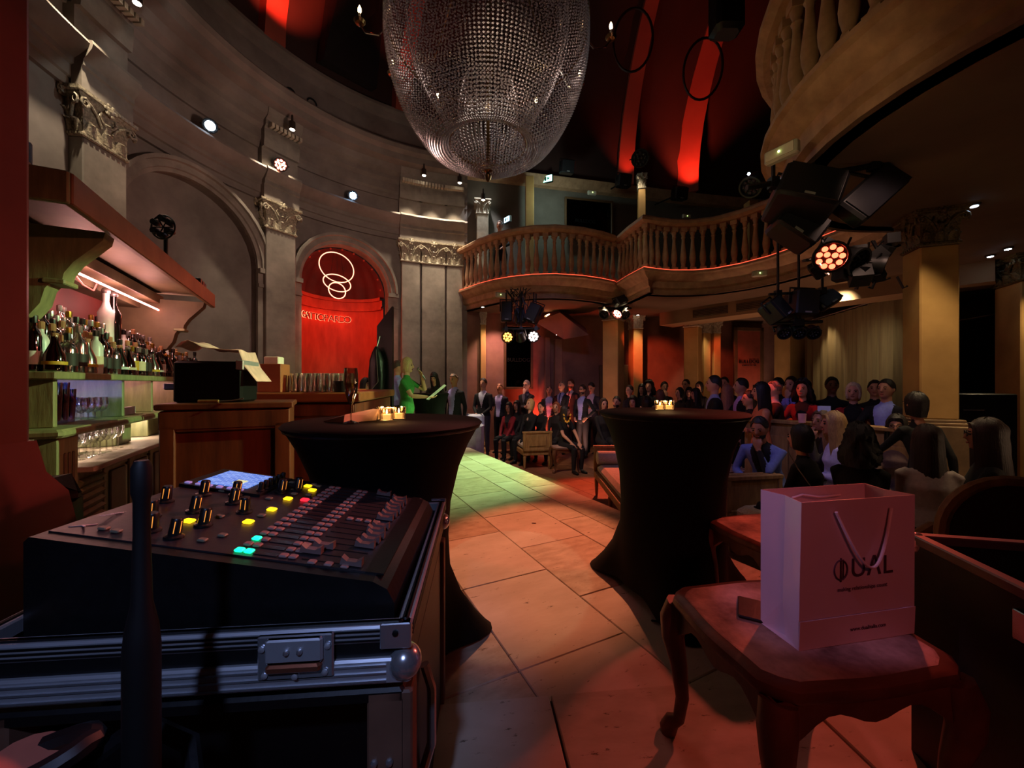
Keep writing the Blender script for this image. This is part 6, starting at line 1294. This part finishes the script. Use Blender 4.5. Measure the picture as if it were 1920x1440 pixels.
crowd('woman with dark hair peering past the man in profile', 1311, 716, 8.7, -30, 'f', 'bob', '#150e0b', '#120c0d', arms='cross')
crowd('dark-haired man in a black blazer standing in profile facing left', 1338, 704, 5.6, -82, 'm', 'short', '#120d0a', '#07070a', shirt='#8a90b8', arms='cross', vox=.011)
crowd('bearded man in dark clothes behind the profile man', 1358, 707, 7.6, -15, 'm', 'short', '#0f0b09', '#120e10', arms='cross', beard=True)
crowd('woman with long light hair seen from behind next to the profile man', 1364, 722, 6.2, 150, 'f', 'vlong', '#8a5a48', '#160d0e', arms='cross', eyes=False)
crowd('man in a violet-lit shirt and black jacket facing left', 1389, 709, 5.85, -75, 'm', 'short', '#0e0a08', '#0c0a10', shirt='#c09ae0', openj=True, arms='down')  # violet light on this shirt is put into its cloth colour
crowd('dark-haired woman in profile low in front of the violet-lit shirt', 1404, 733, 5.3, -70, 'f', 'bun', '#0e0a09', '#0a080a', arms='cross')
crowd('long-haired woman in profile with a bare orange-lit shoulder', 1426, 717, 4.85, -70, 'f', 'long', '#150c0a', '#c86a40', arms='cross', sleeve='none', skin='#c8805c')  # orange light on the shoulder is put into top and skin colours
crowd('bald man in a dark suit lit bright red, facing left', 1450, 712, 5.25, -80, 'm', 'bald', '#8a5a48', '#3a1614', shirt='#c0a0a0', arms='table', vox=.011, skin='#d09078')
crowd('dark-haired man half hidden behind the red-lit bald man', 1458, 708, 6.35, -40, 'm', 'short', '#0e0a08', '#0b0a0e', arms='cross')
crowd('man with a violet-lit shirt holding his chin next to the red-lit man', 1483, 706, 5.7, -25, 'm', 'short', '#120d0a', '#0e0c12', shirt='#8a80d8', openj=True, arms=('cross', 'chin'))  # shirt colour carries the violet light
crowd('curly dark-haired woman in a red jacket leaning on the parapet', 1505, 713, 5.25, -15, 'f', 'curly', '#170b09', '#6a1218', shirt='#120a0c', arms='table', lean=6)
crowd('large person in black lost in shadow beside the curtain', 1560, 707, 5.6, 10, 'm', 'short', '#0a0807', '#060607', arms='down', skin='#6a4638')
crowd('silver-blonde woman in a red blazer smiling over the parapet', 1600, 718, 4.98, -5, 'f', 'bob', '#c9b090', '#98161c', shirt='#0c0a0c', openj=True, arms='table', skin='#c08a70', vox=.011)
crowd('dark-haired man in black behind the man in the blue shirt', 1640, 713, 5.5, 0, 'm', 'short', '#0e0b0a', '#0a0a0c', arms='cross')
crowd('dark-haired man in a navy blazer and light blue shirt at the parapet', 1661, 711, 4.62, -25, 'm', 'short', '#15100d', '#0b0c14', shirt='#8a94e0', openj=True, arms='table', vox=.011)
# --- seated right-hand group
GS = 'guests seated on the right'
def seat(label, u, v, Y, face, sex, hair, hc, top, pose='sit', **k): return person(label, u, v, Y, face, pose, ZL, sex, hair, hc, top=top, group=GS, vox=.012, **k)
seat('bearded man in a dark waistcoat and blue shirt resting his chin on his hand', 1424, 781, 4.05, -18, 'm', 'short', '#0f0b09', '#6070b0', shirt='#0d0d12', openj=True, arms=('knee', 'chin'), lean=28, pitch=-18, skin=SKD, beard=True)
seat('woman in black with a black bob seen from behind, thin shoulder strap', 1500, 797, 3.4, -115, 'f', 'bob', '#080708', '#060607', arms='lap', lean=10)
q = MB(); q.tube([W(1477, 846, 3.22), W(1497, 880, 3.2), W(1520, 912, 3.2)], .004, 6); q.build('bag_strap', mat('strap', '#9a9a8a', .4, .5), None, label='thin shiny strap across the back of the woman in black', cat='strap')
seat('older woman resting her face on her hand behind the blonde woman', 1540, 768, 4.15, -40, 'f', 'bob', '#4a3428', '#241a18', arms=('lap', 'chin'), lean=12, skin=SKD)
seat('blonde woman in a white blouse sitting sideways', 1562, 772, 3.85, -70, 'f', 'long', '#8a6a44', '#b0b0d8', arms='cross', lean=6, skin=SKD)
seat('person with a mass of dark curly hair seen from behind', 1612, 798, 3.05, 175, 'f', 'curly', '#070606', '#080707', arms='lap', eyes=False, lean=4)
seat('woman with glasses and dark hair looking toward the camera', 1681, 777, 3.9, -5, 'f', 'long', '#140e0c', '#5a4440', arms='lap', glasses=True, skin=SKD)
seat('woman in an open-backed black dress standing with her back turned', 1716, 736, 3.55, -140, 'f', 'bob', '#120b0a', '#080709', 'stand', arms=('down', 'ahead'), lean=12, neck=.12, skin=SKD, bare=True)
seat('woman with long brown hair in a white sweater seen from behind', 1738, 797, 2.9, -165, 'f', 'vlong', '#2a1812', '#a89a94', arms='lap', lean=8)
seat('long-haired woman with glasses in black, facing left at the right edge', 1848, 785, 2.85, -80, 'f', 'vlong', '#2a1612', '#0a0809', arms='lap', glasses=True, skin=SKD, sleeve='short')
# --- on the gallery
person('man in dark clothes leaning on the upper balcony rail', 937, 414, 8.9, -15, floor=ZB + .01, hair='short', hc='#6a5040', top='#0a0a0c', arms='table', lean=8)
# small things on the parapet
t = MB().lathe([(.035, 0), (.04, .1), (.037, .1), (.032, .008)], n=14).build('drinking_glass', mat('pink_cup', '#e0a0a8', .4), None, loc=(WX(1504, 4.36), 4.36, .837), label='small pink cup standing on the parapet', cat='cup')
t = MB().box((0, 0, .1), (.11, .02, .2)).build('menu_card', mat('card_blue', '#a8b4e8', .6), None, loc=(WX(1545, 4.12), 4.12, .837), rz=R(-20), label='upright blue-white card standing on the parapet', cat='card', smooth=0)
